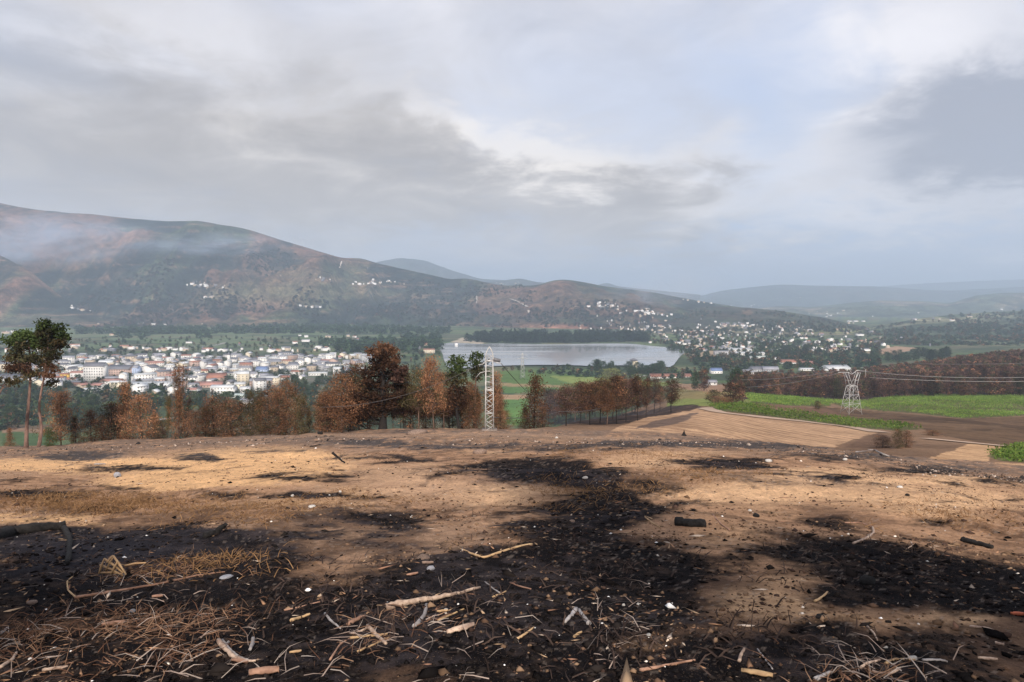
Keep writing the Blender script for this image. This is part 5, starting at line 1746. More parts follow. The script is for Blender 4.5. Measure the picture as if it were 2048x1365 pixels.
tries = 0
while len(objs) < 250 and tries < 9000:
    tries += 1
    px = rng.uniform(0, 745); row = 716 + 78 * rng.rand() ** 1.5
    if not poly_mask(np.array([px]), np.array([row]), TOWN[0])[0]: continue
    w = rng.uniform(10, 19)
    if not clear(px, row, 10): continue
    p = hit(px, row)
    if any((p.x - a) ** 2 + ((p.y - b) * .8) ** 2 < (d * .5 + w * .5) ** 2 * 1.1 for a, b, d in placed): continue
    placed.append((p.x, p.y, w))
    wl = walls_[rng.randint(len(walls_))]; rf = roofs_[rng.randint(len(roofs_))]
    st_ = rng.choice([3.2, 6.0, 6.0, 8.8])
    if rng.rand() < .1: st_ = 11.8
    wq = [10.5, 13.5, 17.0][int(min(2, (w - 10) / 3))]
    if rng.rand() < .14: wq = 25.0
    dq = [7.5, 9.5, 11.0][rng.randint(3)]
    t = building('house', '', 'house', p, rng.choice([0.1, 0.25, -.2, 1.5, 1.3, .8]) + rng.normal() * .1, wq, dq, st_, rng.choice([1.6, 2.4]), wl, rf, False, 'houses of the town in the valley')
    objs.append((t, '%s %s house, %s' % ({3.2: 'low', 6.0: 'two-storey', 8.8: 'three-storey', 11.8: 'tall'}[st_], wl, ROOFW[rf]), px, p.y))
rank_labels(objs, 'in the town', 15)

# hillside and lakeside villages: houses a few pixels wide, one mesh
def far_houses(name, spots, seed, wr=(11, 20)):
    rng = np.random.RandomState(seed)
    mats = [WALL['white'], WALL['tan'], ROOF['slate'], ROOF['tile'], ROOF['lightslate']]
    V = []; Q = []; T = []; mi = []; mt = []; n = 0
    for p in spots:
        L = wr[0] * .6 + (wr[1] * 1.6 - wr[0] * .6) * rng.rand() ** 2.6; D = L * rng.uniform(.6, .9); h = rng.uniform(3, 6); r = h + rng.uniform(1.5, 2.5)
        a = rng.uniform(-.6, .6) + (1.57 if rng.rand() < .4 else 0)
        ca, sa = math.cos(a), math.sin(a)
        q = np.array([(-L / 2, -D / 2, -4), (L / 2, -D / 2, -4), (L / 2, D / 2, -4), (-L / 2, D / 2, -4), (-L / 2, -D / 2, h), (L / 2, -D / 2, h), (L / 2, D / 2, h), (-L / 2, D / 2, h), (-L / 2, 0, r), (L / 2, 0, r)])
        q = np.stack([q[:, 0] * ca - q[:, 1] * sa + p[0], q[:, 0] * sa + q[:, 1] * ca + p[1], q[:, 2] + p[2]], 1)
        V.append(q)
        w_ = 0 if rng.rand() < .42 else (1 if rng.rand() < .6 else 2); rr = rng.choice([2, 2, 3, 4])
        for f_ in [(0, 1, 5, 4), (1, 2, 6, 5), (2, 3, 7, 6), (3, 0, 4, 7)]:
            Q.append([n + k for k in f_]); mi.append(w_)
        for f_ in [(4, 5, 9, 8), (6, 7, 8, 9)]:
            Q.append([n + k for k in f_]); mi.append(rr)
        for f_ in [(4, 8, 7), (5, 6, 9)]:
            T.append([n + k for k in f_]); mt.append(w_)
        n += 10
    me = mk_mesh(name, np.concatenate(V), [np.array(Q), np.array(T)], mats, False, None, mi + mt)
    return tag(link(name, me), kind='stuff')


def clusters(L, seed):
    rng = np.random.RandomState(seed); out = []
    for cx, cy, rx, ry, n, ang in L:
        for _ in range(n):
            a = rng.normal(size=2)
            px = cx + a[0] * rx; row = cy + a[1] * ry + a[0] * rx * ang
            p = hit_hill(px, row)
            if p.y > 1500: out.append(p)
    return out


far_houses('lakeside_village_houses', clusters([(1290, 662, 50, 5, 28, .05), (1220, 668, 30, 4, 25, 0), (1400, 672, 55, 8, 42, .03), (1470, 675, 45, 9, 36, .02), (1560, 672, 40, 8, 34, 0.02), (1330, 655, 60, 5, 24, 0), (1450, 652, 30, 3, 30, 0),
                                                (1360, 685, 30, 3, 16, .05), (1440, 695, 40, 5, 60, 0), (1600, 664, 40, 6, 24, 0.1), (1700, 690, 60, 8, 30, 0), (1250, 650, 60, 8, 14, 0)], 31), 31, (6, 10.5))
far_houses('shore_settlement_houses', clusters([(1420, 716, 34, 5, 70, 0), (1500, 716, 50, 5, 50, 0), (1590, 720, 50, 4, 40, 0), (1690, 712, 60, 7, 60, 0), (1680, 732, 26, 3, 20, 0), (1640, 697, 70, 4, 24, 0), (1180, 742, 60, 1.5, 16, 0), (1060, 741, 40, 1.5, 16, 0), (1360, 735, 12, 4, 10, 0)], 32), 32, (7, 12))
far_houses('mountain_village_houses', clusters([(415, 572, 20, 3, 18, .05), (424, 595, 12, 1, 10, -.02), (735, 567, 26, 2.5, 30, 0), (620, 613, 8, 1.5, 7, 0), (640, 616, 3, 1, 2, 0), (558, 552, 2, 1, 1, 0), (655, 561, 12, 2, 6, .1), (160, 620, 12, 1.5, 6, .3),
                                                (1215, 612, 16, 3, 22, .1), (1290, 625, 30, 4, 26, .1), (1010, 568, 16, 1.5, 12, 0), (1390, 604, 20, 1, 6, .1), (740, 537, 2, 1, 1, 0), (1500, 612, 24, 1.5, 16, 0), (1650, 628, 30, 4, 20, .1), (300, 650, 60, 2, 6, 0), (1700, 640, 20, 4, 8, 0),
                                                (1710, 664, 30, 4, 10, 0), (2000, 620, 6, 1, 2, 0), (1900, 640, 60, 6, 10, 0), (1580, 600, 40, 3, 8, 0)], 33), 33, (9, 15))
far_houses('valley_farm_houses', clusters([(330, 705, 160, 5, 60, 0), (260, 700, 120, 4, 20, 0), (60, 668, 40, 2, 12, 0), (240, 672, 8, 1, 4, 0), (620, 700, 90, 6, 24, 0), (800, 694, 60, 3, 14, 0), (640, 676, 50, 3, 8, 0), (850, 730, 60, 6, 30, 0), (180, 712, 60, 4, 20, 0), (520, 712, 80, 3, 20, 0)], 34), 34, (8, 15))

# pale tracks scarring the mountain, draped ribbons
def ribbon(name, pts, w, mat, lift, hillside=False):
    P = []
    for (x0, y0), (x1, y1) in zip(pts[:-1], pts[1:]):
        n = max(3, int(math.hypot(x1 - x0, y1 - y0) / 5))
        for s in np.linspace(0, 1, n, endpoint=False):
            P.append((x0 + (x1 - x0) * s, y0 + (y1 - y0) * s))
    P.append(pts[-1])
    Q = np.array([tuple(hit_hill(*q) if hillside else hit(*q)) for q in P])
    for _ in range(2):
        Q[1:-1] = (Q[:-2] + Q[1:-1] * 2 + Q[2:]) / 4
    T = np.gradient(Q, axis=0); T[:, 2] = 0; T /= np.linalg.norm(T, axis=1)[:, None] + 1e-9
    Nn = np.stack([-T[:, 1], T[:, 0], T[:, 2] * 0], 1)
    A = Q + Nn * w / 2; B = Q - Nn * w / 2
    if not hillside:
        A[:, 2] = H(A[:, 0], A[:, 1]); B[:, 2] = H(B[:, 0], B[:, 1])
    A[:, 2] += lift; B[:, 2] += lift
    V = np.concatenate([A, B]); n = len(Q)
    Fq = np.array([(i, i + 1, n + i + 1, n + i) for i in range(n - 1)])
    return tag(link(name, mk_mesh(name, V, Fq, [mat], True)), kind='structure')


M_track = mat_basic('pale_track', (0.46, 0.33, 0.24), (0.36, 0.25, 0.18), .8, .95)
M_scar = mat_basic('cut_slope_track', (0.50, 0.45, 0.40), (0.42, 0.37, 0.33), .02, .95)
M_road = mat_basic('grey_road', (0.34, 0.33, 0.32), (0.28, 0.27, 0.26), .1, .9)
ribbon('dirt_road', [(1408, 816), (1418, 820), (1440, 826), (1500, 833), (1600, 843), (1700, 855), (1760, 866)], 4.6, M_track, .15)
ribbon('dirt_road_lower', [(1850, 878), (1900, 883), (1960, 889), (2048, 897), (2120, 902)], 3.6, M_track, .15)
for pts, w in [([(497, 504), (510, 509), (525, 513)], 16), ([(683, 524), (681, 530), (679, 537)], 9), ([(605, 535), (640, 541), (665, 548)], 9), ([(1020, 599), (1038, 605), (1055, 615)], 12), ([(953, 590), (954, 600), (953, 608)], 4), ([(1057, 622), (1058, 628)], 8)]:
    ribbon('mountain_track', pts, w, M_scar, 3, True)
ribbon('valley_road', [(446, 714), (470, 706), (482, 702)], 9, M_road, .5)
ribbon('valley_road', [(300, 700), (360, 694), (430, 692), (450, 686)], 9, M_road, .5)
ribbon('valley_road', [(1290, 752), (1250, 762), (1230, 768)], 5, M_road, .4)
ribbon('valley_road', [(305, 843), (330, 839), (345, 837)], 6, M_road, .4)

# ------------------------------------------------------------------ near debris
def ico(sub=1):
    import bmesh
    bm = bmesh.new(); bmesh.ops.create_icosphere(bm, subdivisions=sub, radius=1)
    V = np.array([v.co[:] for v in bm.verts]); T = np.array([[v.index for v in f.verts] for f in bm.faces]); bm.free()
    return V, T


ICO1, ICO2, ICO3 = ico(1), ico(2), ico(3)


def stone(px, row, wpx, mat, label, flat=.6, seed=0, name='stone', group='stones lying on the burnt ground'):
    rng = np.random.RandomState(seed + int(px) + int(row))
    V, T = ICO2
    V = V.copy()
    d = rng.normal(size=(7, 3))
    for k in d:
        k /= np.linalg.norm(k)
        V -= np.outer(np.clip(V @ k - .72, 0, 1) * .8, k)
    V *= (1 + fbm(V[:, 0] * 2 + seed, V[:, 1] * 2 + V[:, 2], 2, seed)[:, None] * .15)
    p = hit(px, row)
    r = wpx / F * p.y / 2
    V = V * [1, rng.uniform(.7, 1), flat]
    o_ = link(name, mk_mesh(name, V, T, [mat]), None, (p.x, p.y, p.z + r * flat * .35), (0, 0, rng.rand() * .8), r)
    return tag(o_, label, 'stone', group)


def stick(pts, r0, r1, mat, label, name='stick', lifts=None, k=6, cat='stick', group='sticks and splinters on the burnt ground', knots=0.15, Yfix=None):
    Q = []
    for i, (px, row) in enumerate(pts):
        p = hit(px, row)
        Q.append([p.x, p.y, p.z + r0 * .6 + (lifts[i] if lifts else 0)])
    if lifts:   # a raised point keeps the depth of the nearest resting point
        g_ = [i for i in range(len(pts)) if lifts[i] == 0]
        for i in range(len(pts)):
            if lifts[i]:
                j = min(g_, key=lambda q: abs(q - i))
                Yj = Q[j][1]
                q = at_depth(pts[i][0], pts[i][1], Yj)
                Q[i] = [q.x, Yj + .02 * (i - j), max(q.z, ground(q.x, Yj) + .01)]
    Q = np.array(Q)
    s = np.linspace(0, 1, len(Q)); ss = np.linspace(0, 1, max(6, len(Q) * 4))
    P = np.stack([np.interp(ss, s, Q[:, j]) for j in range(3)], 1)
    P[1:-1] = P[:-2] * .25 + P[1:-1] * .5 + P[2:] * .25
    rng = np.random.RandomState(int(pts[0][0] * 3 + pts[0][1]))
    P[1:-1] += rng.normal(size=(len(P) - 2, 3)) * r0 * .10
    R = (r0 + (r1 - r0) * ss) * (1 + rng.uniform(-knots, knots, len(ss)))
    c = P[0].copy()
    o_ = MB().tube(P - c, R, k).build(name, mat, None, smooth=False, loc=tuple(c))
    return tag(o_, label, cat, group)


def slab(px, row, lpx, w, mat, label, rot=0.0, th=.015, curl=.1, name='bark_piece', cat='bark', tilt=0.0, group='bark and wood chips on the burnt ground'):
    p = hit(px, row)
    L = lpx / F * p.y
    n = 9
    th = th * .45; w = w * .8
    rng = np.random.RandomState(int(px + row))
    V = []; 
    for i in range(n):
        f = i / (n - 1)
        x = (f - .5) * L * (1 + .06 * rng.normal())
        ww = w * math.sin(math.pi * min(.95, max(.05, f))) ** 1.1 * rng.uniform(.6, 1.2)
        off = rng.normal() * w * .06
        for s_, zz in ((-1, 0), (0, curl * w), (1, 0)):
            V.append((x, off + s_ * ww / 2, zz + .3 * curl * w * math.sin(f * 3)))
        for s_, zz in ((-1, 0), (0, curl * w), (1, 0)):
            V.append((x, off + s_ * ww / 2 * .96, zz - th + .3 * curl * w * math.sin(f * 3)))
    Q = []
    for i in range(n - 1):
        a = i * 6; b = a + 6
        Q += [(a, b, b + 1, a + 1), (a + 1, b + 1, b + 2, a + 2), (a + 4, b + 4, b + 3, a + 3), (a + 5, b + 5, b + 4, a + 4), (a + 3, b + 3, b, a), (a + 2, b + 2, b + 5, a + 5)]
    for a, fl in ((0, 1), ((n - 1) * 6, 0)):
        q = [(a, a + 1, a + 4, a + 3), (a + 1, a + 2, a + 5, a + 4)]
        Q += q if fl else [tuple(reversed(x)) for x in q]
    o_ = MB().add(V, Q=Q).build(name, mat, None, loc=(p.x, p.y, p.z + th + .008), rot=(tilt - .149, tilt * .3, rot))
    return tag(o_, label, cat, group)


def MR(x): return x * .01
stick([(772, 1220), (800, 1213), (860, 1203), (900, 1195), (960, 1180)], .034, .010, M_pale, 'thick peeled branch tapering right, largest stick in the foreground', 'branch', k=9, cat='branch')
stick([(918, 1098), (945, 1110), (968, 1117), (1000, 1107), (1035, 1095), (1064, 1090)], .012, .016, M_yellow, 'thin bent orange twig above the thick peeled branch', lifts=None)
stick([(853, 1212), (850, 1230), (840, 1245), (828, 1256)], .014, .018, M_grey, 'curved grey stick below the thick peeled branch')
stick([(1152, 1222), (1142, 1235), (1130, 1248)], .02, .012, M_grey, 'left of two grey splints forming an inverted V', 'wood_splint')
stick([(1158, 1222), (1166, 1236), (1178, 1250)], .014, .02, M_grey, 'right of two grey splints forming an inverted V', 'wood_splint')
stick([(1745, 1056), (1748, 1066), (1738, 1076), (1722, 1083), (1706, 1089)], .018, .016, M_pale, 'pale hook-shaped root on the right slope', 'root', cat='root')
stick([(1690, 1047), (1720, 1046), (1745, 1056)], .010, .016, M_red, 'thin dark root leading to the pale hook-shaped one', 'root', cat='root')
stick([(1736, 900), (1750, 901), (1762, 907), (1778, 914)], .06, .05, M_grey, 'bleached arching root at the edge of the tilled field', 'root', lifts=[0, .25, .2, 0], cat='root')
stick([(1712, 905), (1730, 903), (1745, 903)], .04, .03, M_grey, 'bleached straight root beside the arching one', 'root', cat='root')
stick([(1280, 1344), (1310, 1338), (1345, 1331), (1390, 1323)], .012, .007, M_red, 'straight reddish stick at the bottom right of centre')
stick([(150, 1198), (200, 1190), (260, 1180), (330, 1168), (400, 1152), (450, 1146)], .016, .006, M_red, 'long thin reddish stick under the yellow sticks')
stick([(152, 1197), (136, 1182), (134, 1165), (145, 1155)], .010, .006, M_yellow, 'curved yellow twig at the left end of the long reddish stick')
stick([(437, 1285), (450, 1302), (470, 1320), (492, 1326), (512, 1326)], .020, .008, M_pale, 'pale curved splint bending right near the bottom left', 'wood_splint')
stick([(445, 1283), (460, 1303), (480, 1318), (496, 1322)], .012, .006, M_grey, 'grey thin splint alongside the pale curved splint', 'wood_splint')
stick([(458, 1285), (448, 1296)], .01, .006, M_grey, 'short grey splinter above the pale curved splint', 'wood_splint')
stick([(506, 1280), (505, 1292), (500, 1302)], .016, .012, M_grey, 'upright grey chip right of the pale curved splint', 'wood_splint')
stick([(650, 1230), (662, 1245), (684, 1262)], .012, .006, M_grey, 'crooked grey stick left of the thick peeled branch')
stick([(660, 1322), (680, 1290), (700, 1278)], .008, .005, M_red, 'thin reddish stick leaning in the heap at bottom centre')
stick([(700, 1278), (760, 1272), (775, 1270)], .010, .008, M_yellow, 'yellow stick across the heap left of the bark slab')
stick([(735, 1255), (755, 1275), (772, 1290)], .016, .012, M_pale, 'pale stick slanting down right in the heap')
stick([(700, 1270), (728, 1262), (735, 1256)], .008, .008, M_pale, 'short pale stick pointing to the slanting one')
stick([(715, 1305), (745, 1292), (780, 1276)], .008, .006, M_yellow, 'thin yellow stick below the slanting one')
stick([(695, 1252), (710, 1244), (730, 1236)], .020, .014, M_red, 'short reddish branch stub left of the thick peeled branch', 'branch')
stick([(875, 1242), (910, 1228), (935, 1216)], .008, .005, M_yellow, 'thin straw stick right of the curved grey stick')
stick([(970, 1165), (985, 1178), (1000, 1188)], .008, .006, M_grey, 'thin grey twig right of the peeled branch tip')
stick([(985, 1196), (1000, 1190), (1012, 1184)], .008, .006, M_yellow, 'short straw twig crossing the thin grey one')
stick([(1020, 1167), (1040, 1175), (1062, 1180)], .009, .006, M_red, 'reddish twig in the dark patch of the centre')
stick([(1032, 1282), (1050, 1270), (1068, 1256)], .010, .006, M_yellow, 'straw splinter below the centre')
stick([(568, 1222), (600, 1216), (640, 1205)], .008, .006, M_red, 'thin reddish stick left of the centre heap')
stick([(582, 1244), (600, 1238), (620, 1231)], .014, .010, M_yellow, 'short bright yellow stick left of the centre heap')
stick([(1148, 1276), (1156, 1270), (1163, 1266)], .010, .008, M_yellow, 'short straw splinter below the inverted V')
stick([(1290, 1035), (1305, 1048), (1322, 1058)], .012, .008, M_yellow, 'thin straw root left of the black log')
stick([(1425, 1030), (1440, 1048), (1460, 1062)], .012, .010, M_red, 'thin brown stick right of the black log')
stick([(1822, 1085), (1826, 1092), (1812, 1100)], .008, .006, M_pale, 'small pale bent twig in the right dark patch')
stick([(1630, 1205), (1645, 1196), (1655, 1186)], .012, .008, M_yellow, 'thin yellow twig above the lower right sand')
stick([(1720, 1340), (1735, 1330), (1760, 1322)], .010, .006, M_pale, 'pale arched twig near the white stone', lifts=[0, .05, 0])
stick([(1770, 1330), (1790, 1320), (1830, 1322)], .009, .006, M_yellow, 'straw twig beside the large white stone')
stick([(1745, 1345), (1775, 1352), (1800, 1340)], .010, .007, M_pale, 'pale twig looping below the large white stone')
stick([(1478, 1325), (1482, 1312), (1488, 1300)], .012, .008, M_pale, 'short pale upright chip at the bottom right')
stick([(1515, 1300), (1530, 1320), (1545, 1340)], .006, .005, M_grey, 'thin grey twig right of the short upright chip')
stick([(1630, 1362), (1650, 1352), (1662, 1348)], .014, .008, M_grey, 'grey stick at the bottom edge on the right')
stick([(1735, 1255), (1748, 1268), (1755, 1282)], .008, .005, M_pale, 'thin pale twig in the lower right sand')
stick([(1940, 1255), (1975, 1258), (1995, 1266)], .010, .008, M_pale, 'pale twig lying on the right sunlit sand')
stick([(1990, 1288), (2008, 1292)], .012, .010, M_pale, 'short pale chip on the far right sand', 'wood_chip')
stick([(1845, 1322), (1880, 1322), (1895, 1326)], .009, .006, M_grey, 'grey twig right of the large white stone')
stick([(0, 1270), (15, 1258)], .012, .008, M_grey, 'grey stick cut by the left edge')
stick([(0, 1338), (25, 1322), (33, 1308)], .014, .010, M_pale, 'pale bent stick in the lower left corner')
stick([(620, 865 + 30), (640, 890)], .03, .02, M_char, 'small black stick on the brow')
stick([(665, 905), (675, 914), (690, 928)], .05, .03, M_char, 'blackened branch at the right end of the orange sand', 'branch', lifts=[.25, .12, 0], cat='branch')
# fan of pale sticks
for i, (a, b) in enumerate([((198, 1148), (208, 1118)), ((208, 1118), (246, 1146)), ((200, 1130), (246, 1152)), ((226, 1112), (252, 1150)), ((212, 1142), (226, 1116)), ((200, 1146), (244, 1148)), ((222, 1150), (235, 1124)), ((250, 1132), (292, 1126)),
                             ((226, 1112), (214, 1126)), ((236, 1128), (256, 1158))]):
    Yb = hit(226, 1158).y
    A = at_depth(*a, Yb + .03 * (i % 3)); B = at_depth(*b, Yb - .02 * (i % 4))
    for q in (A, B): q.z = max(q.z, ground(q.x, q.y) + .012)
    MBo = MB().tube([(0, 0, 0), tuple((B - A) * .5 + Vector((0, 0, .01))), tuple(B - A)], [.012, .013, .008], 5).build('stick', M_yellow, None, loc=A)
    tag(MBo, 'stick of the yellow fan-shaped bundle on the left, %s of ten from its left end' % ORD[i], 'stick', 'fan of yellow sticks on the left')
# wood chips and bark
slab(920, 1264, 62, .10, M_pale, 'oval bark slab below the thick peeled branch', .62, .03, .25)
slab(226, 1252, 44, .06, M_red, 'reddish wood chip on the straw at lower left', .35, .03, .3, 'wood_chip')
slab(530, 1352, 60, .07, M_red, 'large pale bark sheet at the bottom edge left of centre', .2, .03, .5)
slab(1515, 1353, 60, .07, M_yellow, 'orange bark strip at the bottom edge right of centre', -.35, .02, .3)
slab(2034, 1232, 26, .07, M_brick, 'orange brick fragment at the right edge', -.1, .05, .05, 'brick_fragment', 'brick')
slab(315, 1197, 20, .05, M_red, 'small reddish chip above the lower left straw', .2, .03, .3, 'wood_chip')
slab(110, 1342, 50, .05, M_pale, 'pale pink splinter in the lower left', .3, .02, .2, 'wood_chip')
slab(886, 1226, 22, .04, M_yellow, 'pale wood chip beside the curved grey stick', .2, .02, .2, 'wood_chip')
slab(1975, 1322, 36, .05, M_pale, 'pale chip at the lower right corner', -.2, .02, .2, 'wood_chip')
slab(592, 1308, 24, .04, M_yellow, 'yellowish wood chip left of the centre bottom', .3, .02, .2, 'wood_chip')
slab(855, 1130, 24, .06, M_stoneb, 'flat brown flake on the rise left of centre', 0, .04, .2, 'wood_chip')
slab(825, 1152, 26, .05, M_red, 'dark red flake below the flat brown one', .5, .03, .2, 'wood_chip')
slab(480, 1328, 40, .05, M_red, 'red strip below the pale curved splint', -.3, .02, .3, 'wood_chip')
slab(200, 930, 24, .3, M_grey, 'grey slab at the far edge of the left sand', .1, .06, .1, 'wood_chip')
# stones
stone(235, 954, 18, M_stoneg, 'round grey boulder on the left between two sand patches', .85, 1, 'boulder')
stone(1825, 1320, 24, M_stonew, 'largest white stone near the bottom right', .55, 2)
stone(1770, 1296, 13, M_stonew, 'small white stone left above the largest white stone', .6, 3)
stone(453, 1156, 28, M_stoneg, 'flat pale grey stone at the tip of the long reddish stick', .3, 4)
stone(892, 1222, 10, M_stonew, 'white pebble beside the pale wood chip', .8, 5)
stone(1247, 1212, 7, M_stonew, 'left one of two white pebbles right of the inverted V', 1, 6)
stone(1276, 1211, 8, M_stonew, 'right one of two white pebbles right of the inverted V', 1, 7)
stone(1297, 1272, 12, M_stonew, 'white pebble on the lower central sand', .6, 8)
stone(1537, 924, 18, M_stonew, 'white rag-like stone by the dark strip on the right', .5, 9)
stone(1690, 921, 12, M_stonew, 'white stone below the bleached roots', .6, 10)
stone(1800, 976, 14, M_stonew, 'white stone on the right sand slope', .5, 11)
stone(1500, 1023, 9, M_stonew, 'cream stone above the small black lump', .7, 12)
stone(1170, 957, 12, M_stonew, 'white stone in the central black patch', .6, 13)
stone(1113, 877, 7, M_stonew, 'white stone on the brow right of the mast', .7, 14)
stone(625, 1015, 17, M_stonew, 'pale flat stone over a dark hollow', .4, 15)
stone(585, 993, 8, M_stonew, 'white stone on the thin black streak', .8, 16)
stone(680, 985, 7, M_stonew, 'white stone right of the thin black streak', .8, 17)
stone(64, 1208, 22, M_stoneb, 'tan stone at the left above the straw', .5, 18)
stone(265, 1225, 14, M_stoneg, 'grey stone among the straw', .8, 19)
stone(862, 1140, 18, M_stoneg, 'grey stone resting against the brown flakes', .7, 20)
stone(846, 1118, 30, M_stoneb, 'brown stone above the grey one on the rise', .5, 21)
stone(1145, 1044, 12, M_stoneb, 'pinkish stone in the centre dark patch', .6, 22)
stone(1512, 1033, 16, M_char, 'small black lump below the cream stone', .7, 23, 'charcoal_lump')
stone(1640, 1170 + 66, 24, M_char, 'black lump in the lower right sand', .5, 24, 'charcoal_lump')
stone(1735, 1168, 40, M_char, 'large black lump on the edge of the right dark band', .65, 25, 'charcoal_lump')
stone(1815, 992, 10, M_char, 'small black lump right of the white stone on the slope', .8, 26, 'charcoal_lump')
stone(640, 869, 12, M_char, 'black round lump on the brow left of the stand', .8, 27, 'charcoal_lump')
stone(960, 908, 30, M_stoneb, 'sandy mound of soil below the mast', .5, 28, 'soil_mound')
stone(835, 868, 46, M_stoneb, 'low grey mound on the brow below the middle stand', .3, 29, 'soil_mound')
# black log and stumps
stick([(1352, 1050), (1380, 1053), (1410, 1054)], .07, .06, M_char, 'short black log lying right of centre', 'charred_log', k=10, cat='log', group='charred logs')
stick([(1925, 1083), (1950, 1090), (1985, 1098)], .05, .03, M_char, 'black log on the right slope', 'charred_log', k=8, cat='log', group='charred logs')
stick([(-30, 1088), (20, 1072), (80, 1062), (132, 1058)], .10, .07, M_char, 'long black log lying across the left edge', 'charred_log', k=10, cat='log', group='charred logs')
stick([(128, 1060), (138, 1075), (140, 1100), (135, 1132)], .05, .03, M_char, 'crooked black branch hanging down from the long black log', 'charred_branch', lifts=[0, 0, 0, 0], k=7, cat='branch', group='charred logs')
stick([(408, 1076), (432, 1070), (442, 1056), (450, 1050)], .05, .028, M_char, 'black crooked branch rising at the edge of the left black patch', 'charred_branch', lifts=[0, 0, .1, .1], cat='branch', group='charred logs')
p = hit(1368, 872); s = p.y / F
V, T = ICO2
V = V.copy(); V[:, 2] = np.clip(V[:, 2], -.2, 1)
rad = np.hypot(V[:, 0], V[:, 1])
stm = MB()
ring = []
rng = np.random.RandomState(4)
prof_ = [(0, 8.5), (1.5, 6.5), (4, 4.2), (7, 2.8), (10, 1.6), (13, .5)]
P = []; k = 9
Vv = []
for j, (z_, r_) in enumerate(prof_):
    for i in range(k):
        a = 6.283 * i / k
        rr = r_ * rng.uniform(.7, 1.3)
        Vv.append((math.cos(a) * rr * s, math.sin(a) * rr * s, z_ * s - .1 + rng.normal() * .3 * s))
Q = [(j * k + i, j * k + (i + 1) % k, (j + 1) * k + (i + 1) % k, (j + 1) * k + i) for j in range(len(prof_) - 1) for i in range(k)]
Vv.append((0, 0, 13.5 * s)); T_ = [(54 - 9 + i, 54 - 9 + (i + 1) % 9, 54) for i in range(9)]
tag(MB().add(Vv, T_, Q).build('charred_stump', M_char, None, loc=tuple(p)), 'black pointed stump before the tilled field', 'stump')

# tufts of burnt and dry stalks, nobody could count them
def tufts(name, spots, seed, col, col2, length, per, width=.006, flat=.5, spread=.16):
    rng = np.random.RandomState(seed)
    P = []
    for (x, y) in spots:
        P.append(np.stack([x + rng.normal(size=per) * spread, y + rng.normal(size=per) * spread], 1))
    P = np.concatenate(P); n = len(P)
    z = H(P[:, 0], P[:, 1])
    a = rng.rand(n) * 6.28; L = length * rng.uniform(.4, 1.3, n)
    up = np.abs(rng.normal(size=n)) * (1 - flat) + .05
    d = np.stack([np.cos(a), np.sin(a), up], 1); d /= np.linalg.norm(d, axis=1)[:, None]
    b = np.stack([P[:, 0], P[:, 1], z + .006], 1)
    m1 = b + d * L[:, None] * .5 + np.stack([np.zeros(n), np.zeros(n), L * .06], 1)
    bend = rng.normal(size=(n, 3)) * .12 * L[:, None]; bend[:, 2] = -abs(bend[:, 2]) * .6
    e = b + d * L[:, None] + bend
    e[:, 2] = np.maximum(e[:, 2], H(e[:, 0], e[:, 1]) + .004)
    m1[:, 2] = np.maximum(m1[:, 2], H(m1[:, 0], m1[:, 1]) + .006)
    sd_ = np.cross(d, [0, 0, 1.0]); sd_ /= np.linalg.norm(sd_, axis=1)[:, None] + 1e-9
    sd_ = sd_ * .8 + np.array([0, 0, .6]) * rng.choice([-1, 1], (n, 1))
    w = width * rng.uniform(.5, 1.5, n)[:, None]
    V = np.stack([b - sd_ * w, b + sd_ * w, m1 + sd_ * w * .8, m1 - sd_ * w * .8, e], 1).reshape(-1, 3)
    i = np.arange(n)[:, None] * 5
    Q = i + np.array([[0, 1, 2, 3]]); T = i + np.array([[3, 2, 4]])
    C = np.repeat(vary(col, n, rng, .35, col2), 5, 0)
    return tag(link(name, mk_mesh(name, V, [Q, T], [M_leaf], False, np.clip(C, 0, 1))), kind='stuff')


def spots_px(L, seed):
    rng = np.random.RandomState(seed); out = []
    for cx, cy, rx, ry, n in L:
        for _ in range(n):
            p = hit(cx + rng.normal() * rx, cy + rng.normal() * ry)
            if p.y < 75: out.append((p.x, p.y))
    return out


tufts('dry_straw', spots_px([(50, 1290, 55, 22, 26), (160, 1250, 50, 14, 14), (300, 1255, 36, 16, 24), (360, 1290, 30, 16, 10), (250, 1150, 50, 12, 12), (350, 1140, 45, 10, 14), (420, 1245, 40, 16, 9), (200, 1348, 120, 8, 7), (730, 1295, 30, 12, 4),
                         (1750, 1350, 50, 9, 10), (800, 1250, 50, 14, 5), (520, 1220, 50, 20, 5)], 41), 41, (0.13, 0.066, 0.042), (0.34, 0.21, 0.135), .17, 15, .0028, .7)
tufts('pale_stalks', spots_px([(330, 1250, 100, 30, 14), (90, 1300, 70, 25, 9), (720, 1290, 40, 14, 4), (400, 1330, 100, 16, 9), (900, 1320, 100, 25, 4), (1770, 1340, 60, 15, 12), (230, 1160, 60, 14, 12), (1150, 1250, 200, 60, 14)], 42), 42, (0.42, 0.32, 0.27), (0.55, 0.47, 0.41), .22, 6, .0030, .75)
tufts('dry_grass', spots_px([(150, 1005, 140, 12, 60), (100, 1000, 90, 10, 40), (300, 1010, 90, 10, 30), (480, 1030, 90, 14, 30), (700, 1000, 60, 8, 14), (210, 1015, 40, 7, 24), (430, 1130, 60, 10, 12), (1280, 905, 60, 8, 26), (1120, 905, 60, 5, 16), (1420, 950, 60, 10, 20), (1150, 985, 40, 20, 20), (1900, 1030, 90, 14, 20), (1650, 900, 60, 6, 16),
                          (1750, 905, 60, 5, 20), (1300, 960, 60, 20, 16)], 43), 43, (0.22, 0.12, 0.06), (0.40, 0.24, 0.12), .16, 34, .005, .45, .3)
